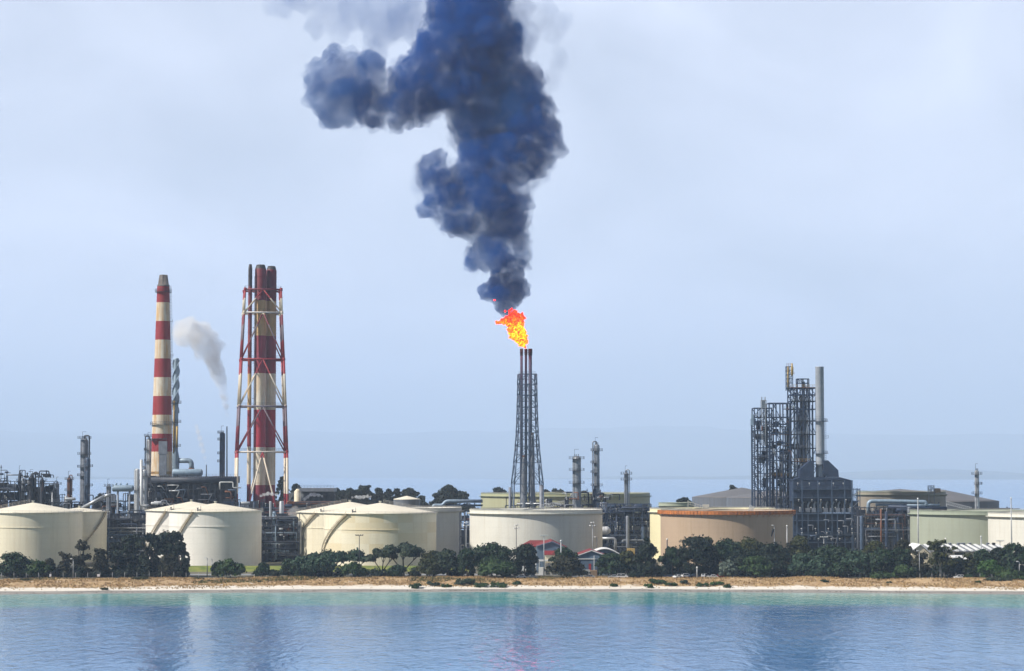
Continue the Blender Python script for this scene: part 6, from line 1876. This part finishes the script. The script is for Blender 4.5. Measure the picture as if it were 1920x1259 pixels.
# ================================================================== FLAME, SMOKE, STEAM
def hull(name, spheres, voxel, mat, disp, parent=None, flat=None, smooth=True, seed=0):
    """one closed skin round a cluster of puffs, roughened into billows"""
    mb = MB()
    bm = bmesh.new()
    bmesh.ops.create_icosphere(bm, subdivisions=2, radius=1)
    iv = [v.co.copy() for v in bm.verts]; iff = [tuple(v.index for v in f.verts) for f in bm.faces]; bm.free()
    for (c, r_) in spheres: mb.add([c + v * r_ for v in iv], iff)
    me = bpy.data.meshes.new('tmp'); me.from_pydata([tuple(v) for v in mb.v], [], mb.f)
    o = bpy.data.objects.new('tmp', me); COL.objects.link(o)
    md = o.modifiers.new('r', 'REMESH'); md.mode = 'VOXEL'; md.voxel_size = voxel
    dg = bpy.context.evaluated_depsgraph_get()
    nm = bpy.data.meshes.new_from_object(o.evaluated_get(dg))
    bpy.data.objects.remove(o); bpy.data.meshes.remove(me)
    nm.name = name
    n = len(nm.vertices)
    co = np.empty(n * 3, np.float32); nm.vertices.foreach_get('co', co); co = co.reshape(-1, 3)
    no = np.empty(n * 3, np.float32); nm.vertex_normals.foreach_get('vector', no); no = no.reshape(-1, 3)
    out = co.copy()
    for i in range(n):
        p = co[i]; d = 0
        for (amp, sc, kind) in disp:
            q = mnoise.noise((p[0] * sc + seed, p[1] * sc, p[2] * sc))
            d += amp * (abs(q) * 2 - .5 if kind else q)
        out[i] = p + no[i] * d
    nm.vertices.foreach_set('co', out.ravel()); nm.update()
    o = bpy.data.objects.new('tmp', nm); COL.objects.link(o)      # skin again: no folds, no loose shells
    md = o.modifiers.new('r', 'REMESH'); md.mode = 'VOXEL'; md.voxel_size = voxel * .9
    n2 = bpy.data.meshes.new_from_object(o.evaluated_get(bpy.context.evaluated_depsgraph_get()))
    bpy.data.objects.remove(o); bpy.data.meshes.remove(nm)
    nm = n2; nm.name = name; n = len(nm.vertices)
    ed = np.empty(len(nm.edges) * 2, np.int32); nm.edges.foreach_get('vertices', ed); ed = ed.reshape(-1, 2)
    comp = np.arange(n)
    while True:
        lo_ = np.minimum(comp[ed[:, 0]], comp[ed[:, 1]]); new = comp.copy()
        np.minimum.at(new, ed[:, 0], lo_); np.minimum.at(new, ed[:, 1], lo_); new = new[new]
        if (new == comp).all(): break
        comp = new
    ids, cnt = np.unique(comp, return_counts=True)
    keep = {i for i, c_ in zip(ids, cnt) if c_ >= max(40, cnt.max() * .04)}
    nm.calc_loop_triangles()      # shells that enclose a void inside the cloud turn inwards: leave those out too
    tri = np.empty(len(nm.loop_triangles) * 3, np.int32); nm.loop_triangles.foreach_get('vertices', tri); tri = tri.reshape(-1, 3)
    cc = np.empty(n * 3, np.float32); nm.vertices.foreach_get('co', cc); cc = cc.reshape(-1, 3).astype(float); cc -= cc.mean(0)
    vol = np.einsum('ij,ij->i', cc[tri[:, 0]], np.cross(cc[tri[:, 1]], cc[tri[:, 2]]))
    for i in list(keep):
        if vol[comp[tri[:, 0]] == i].sum() <= 0: keep.discard(i)
    if len(keep) < len(ids):
        bm = bmesh.new(); bm.from_mesh(nm); bm.verts.ensure_lookup_table()
        bmesh.ops.delete(bm, geom=[bm.verts[i] for i in range(n) if comp[i] not in keep], context='VERTS'); bm.to_mesh(nm); bm.free()
    nm.polygons.foreach_set('use_smooth', np.full(len(nm.polygons), smooth))
    o = bpy.data.objects.new(name, nm); COL.objects.link(o)
    nm.materials.clear(); nm.materials.append(mat)
    off = Vector((0, 0, 0))
    if parent is not None:
        off = ORIG[parent.name]; nm.transform(__import__('mathutils').Matrix.Translation(-off)); o.parent = parent
    ORIG[o.name] = off
    return o

def puffs(lst, Y, seed, spread=.6, extra=3):
    rn = random.Random(seed); out = []
    for (px_, py_, r_) in lst:
        s = S(Y); R = r_ * s; c = P(px_, py_, Y + rn.uniform(-1, 1) * R * spread)
        out.append((c, R * .97))
        for k in range(extra):     # smaller billows budding off each puff
            d = Vector((rn.gauss(0, 1), rn.gauss(0, 1), rn.gauss(0, 1))).normalized()
            out.append((c + d * R * .72, R * rn.uniform(.28, .46)))
    return out

def smoke_mat(name, color, dens, lo=.0, scale=.09, step=.35, sharp=(.36, .58), aniso=.1, detail=5):
    m, t, b, o = newmat(name)
    t.nodes.remove(b)
    pv = node(t, 'ShaderNodeVolumePrincipled')
    pv.inputs['Color'].default_value = (*color, 1)
    pv.inputs['Anisotropy'].default_value = aniso
    f = mrange(t, pos_noise(t, scale, detail=detail, rough=.62, dist=.5), sharp[0], sharp[1], lo * dens, dens)
    t.links.new(f, pv.inputs['Density'])
    t.links.new(pv.outputs['Volume'], o.inputs['Volume'])
    m.cycles.volume_step_rate = step
    return m

YP = 1197.0
core = [(948, 588, 10), (955, 572, 17), (938, 575, 12), (962, 556, 22), (938, 553, 24), (915, 548, 20), (980, 545, 17), (935, 532, 24), (958, 532, 26), (978, 535, 16), (905, 545, 11), (930, 516, 13), (972, 512, 15),
        (900, 478, 30), (882, 490, 15), (930, 470, 42), (965, 478, 33), (985, 492, 15), (975, 452, 28), (915, 452, 34), (950, 500, 16),
        (812, 335, 37), (795, 318, 22), (830, 375, 42), (858, 408, 36), (800, 388, 20), (872, 355, 42), (783, 345, 14), (820, 300, 20), (878, 430, 22),
        (940, 405, 52), (965, 430, 36), (920, 365, 52), (970, 375, 34), (905, 420, 38), (985, 400, 16),
        (940, 300, 62), (995, 262, 55), (1040, 275, 24), (985, 318, 42), (900, 232, 66), (955, 200, 74), (1020, 240, 36), (1010, 300, 34), (905, 300, 45),
        (900, 125, 76), (880, 60, 74), (930, 85, 66), (985, 155, 42), (1000, 205, 42), (850, 155, 68), (840, 20, 50), (900, -20, 70)]
arm = [(800, 170, 56), (745, 190, 46), (705, 200, 42), (790, 205, 34), (690, 175, 38), (820, 110, 50), (760, 150, 46)]
tail = [(655, 185, 46), (625, 210, 38), (600, 180, 34), (596, 140, 30), (632, 112, 30), (612, 226, 22), (578, 190, 18), (650, 215, 30), (690, 125, 32), (585, 155, 20), (625, 150, 30), (660, 145, 34), (690, 150, 34), (645, 175, 34), (660, 115, 26), (610, 170, 30)]
wisp = [(720, 50, 46), (665, 20, 46), (610, 15, 34), (770, 30, 52), (800, 70, 44), (700, 95, 34), (560, -5, 36), (520, 8, 34), (590, 45, 26), (640, 60, 30), (740, -10, 60), (960, 20, 50), (990, 70, 34)]
wispr = [(1035, 60, 30), (1048, 110, 24), (1030, 150, 26), (1020, 30, 34), (1052, 40, 18)]
smoke_root = thing('smoke_plume', 'huge dark blue black smoke plume billowing up from the flare flame', 'smoke', P(955, 590, YP))
SMOKE_C = (0.010, 0.14, 0.50)
bill = [(3.2, .05, 0), (2.6, .12, 1), (1.3, .27, 1), (.6, .6, 1)]
o = hull('dense_smoke', puffs(core[13:] + arm, YP, 1), 1.15, smoke_mat('dense_smoke', SMOKE_C, .19, .02, .10, sharp=(.37, .60), detail=7), [(4.6, .05, 0), (3.4, .12, 1), (2.2, .27, 1), (1.2, .6, 1)], smoke_root)
o = hull('dense_smoke', puffs(core[:13] + [(945, 500, 10), (968, 505, 12)], YP, 6), .7, smoke_mat('young_smoke', SMOKE_C, .34, .22, .16), [(1.0, .14, 0), (1.1, .3, 1), (.6, .7, 1)], smoke_root)
o = hull('thin_smoke', puffs(tail, YP, 2), 1.15, smoke_mat('thinner_smoke', (0.02, 0.155, 0.48), .12, .10, .085), bill, smoke_root, seed=7)
def swell(lst, k): return [(a, b2, r_ * k) for a, b2, r_ in lst]
o = hull('smoke_fringe', puffs(swell(core[13:] + arm + tail, 1.13), YP, 8, .3, 2), 1.5, smoke_mat('smoke_fringe_air', (0.03, 0.17, 0.50), .042, .0, .09, sharp=(.40, .62)), [(5, .05, 0), (3, .12, 1), (1.5, .3, 1)], smoke_root, seed=13)
o = hull('faint_smoke', puffs(wisp, YP + 8, 3), 1.5, smoke_mat('faint_smoke', (0.05, 0.20, 0.55), .034, .15, .05, sharp=(.38, .62)), bill, smoke_root, seed=3)
o = hull('faint_smoke', puffs(wispr, YP + 8, 4), 1.5, smoke_mat('faintest_smoke', (0.10, 0.24, 0.55), .022, .0, .06, sharp=(.38, .62)), bill, smoke_root, seed=5)

m, t, b, o = newmat('flame_fire')
t.nodes.remove(b)
em = node(t, 'ShaderNodeEmission')
r = node(t, 'ShaderNodeValToRGB')
e = r.color_ramp.elements
e[0].position, e[0].color = .30, (.33, .004, .0018, 1)
e[1].position, e[1].color = .60, (1.0, .085, .003, 1)
x_ = e.new(.40); x_.color = (.75, .008, .0012, 1)
x_ = e.new(.48); x_.color = (1.0, .02, .0008, 1)
x_ = e.new(.55); x_.color = (1.0, .05, .001, 1)
hh = node(t, 'ShaderNodeSeparateXYZ'); t.links.new(node(t, 'ShaderNodeNewGeometry').outputs['Position'], hh.inputs['Vector'])
cool = mrange(t, hh.outputs['Z'], Z(615, YP), Z(588, YP), .01, -.20)
ad = node(t, 'ShaderNodeMath', operation='ADD'); t.links.new(pos_noise(t, .55, (1, 1, .9), 5, .65, 1.2), ad.inputs[0]); t.links.new(cool, ad.inputs[1])
t.links.new(ad.outputs[0], r.inputs['Fac']); t.links.new(r.outputs['Color'], em.inputs['Color'])
em.inputs['Strength'].default_value = 13.0
t.links.new(em.outputs[0], o.inputs['Surface'])
fl = [(983, 650, 4), (978, 645, 7), (986, 640, 5), (972, 637, 9), (981, 632, 8), (965, 630, 10), (976, 622, 11), (960, 620, 10), (971, 612, 13), (955, 606, 10), (946, 603, 8), (939, 604, 5), (934, 606, 4), (962, 600, 12), (975, 603, 9), (950, 597, 6), (958, 592, 7),
      (970, 592, 7), (979, 590, 4), (966, 586, 5), (955, 584, 3.5), (960, 580, 3), (981, 597, 5), (930, 608, 2.5)]
o = hull('flare_flame', puffs(swell(fl, .9), YP - 3, 9, .4, 4), .34, m, [(.7, .35, 0), (.8, .8, 1), (.4, 1.8, 1)], seed=11)
tag(o, 'bright orange and yellow flame leaning left from the flare tips', 'flame')
for (px_, py_, r_) in ((947, 584, 2.0), (927, 563, 1.6)):
    o = hull('flame_lick', puffs([(px_, py_, r_)], YP - 4.5 - (12 if py_ < 570 else 0), 3, .4, 4), .22, m, [(.3, .8, 0), (.2, 2, 1)], seed=2)
    tag(o, 'small red lick of fire inside the smoke, ' + ('just above the flame' if py_ > 570 else 'high at the left edge'), 'flame')

def steam(label, lst, Y, seed, dens, voxel, disp, scale=.16):
    o = hull('steam_plume', puffs(lst, Y, seed), voxel, smoke_mat('steam' + str(seed), (.992, .992, .995), dens, .18 if seed == 21 else .35, scale, .4, (.40, .62) if seed == 21 else (.36, .62), 0.0, 6), disp, seed=seed)
    tag(o, label, 'steam', 'steam plumes')
sb_ = [(.9, .09, 0), (1.3, .22, 1), (.8, .5, 1)]
steam('large white steam plume drifting between the two striped stacks',
      [(424.5, 793, 5), (424, 778, 6.5), (422, 760, 8.5), (420, 744, 11), (418, 728, 12), (414, 712, 14), (408, 698, 17), (402, 684, 18), (398, 668, 19), (390, 655, 20), (410, 650, 14), (378, 650, 22), (380, 630, 22), (365, 630, 26), (352, 620, 24), (345, 635, 20), (360, 610, 16), (385, 615, 15), (335, 615, 15), (395, 635, 18), (330, 628, 12), (372, 668, 12)],
      1216, 21, .24, 1.0, sb_)
steam('thin faint steam wisp rising from the heater roof vent', [(386, 868, 3), (384, 858, 4.5), (381, 846, 6), (378, 834, 6), (375, 822, 6), (371, 810, 6), (368, 800, 5)], 1195, 22, .30, .4, [(.35, .3, 0), (.3, .8, 1)], .3)
sp_ = [(.25, .4, 0), (.35, .9, 1), (.2, 1.8, 1)]
steam('low white steam puff in front of the lattice tower foot', [(524, 930, 2.5), (518, 928, 3.5), (510, 927, 4.5), (502, 926, 4.5), (495, 928, 4), (489, 930, 3)], 1150, 23, .75, .26, sp_, .4)
steam('white steam streak before the frame building', [(611, 932, 2), (604, 931, 3), (597, 929, 4), (590, 928, 4.5), (583, 928, 4), (577, 932, 4), (571, 936, 3.5)], 1228, 24, .7, .26, sp_, .4)
steam('white steam streak in front of the highest dark pine', [(695, 932, 2.5), (689, 931, 3.5), (682, 932, 4), (675, 933, 4.5), (668, 932, 4), (661, 933, 3)], 1290, 25, .6, .26, sp_, .4)
steam('faint steam drifting round the pale beige silo', [(546, 928, 6), (556, 926, 6), (541, 936, 6), (565, 930, 6)], 1262, 26, .10, .6, sp_, .3)
steam('soft steam cloud over the pipe racks beside the cream tank stair', [(545, 962, 9), (553, 955, 8), (540, 970, 8), (552, 970, 8)], 1138, 27, .12, .6, sp_, .3)
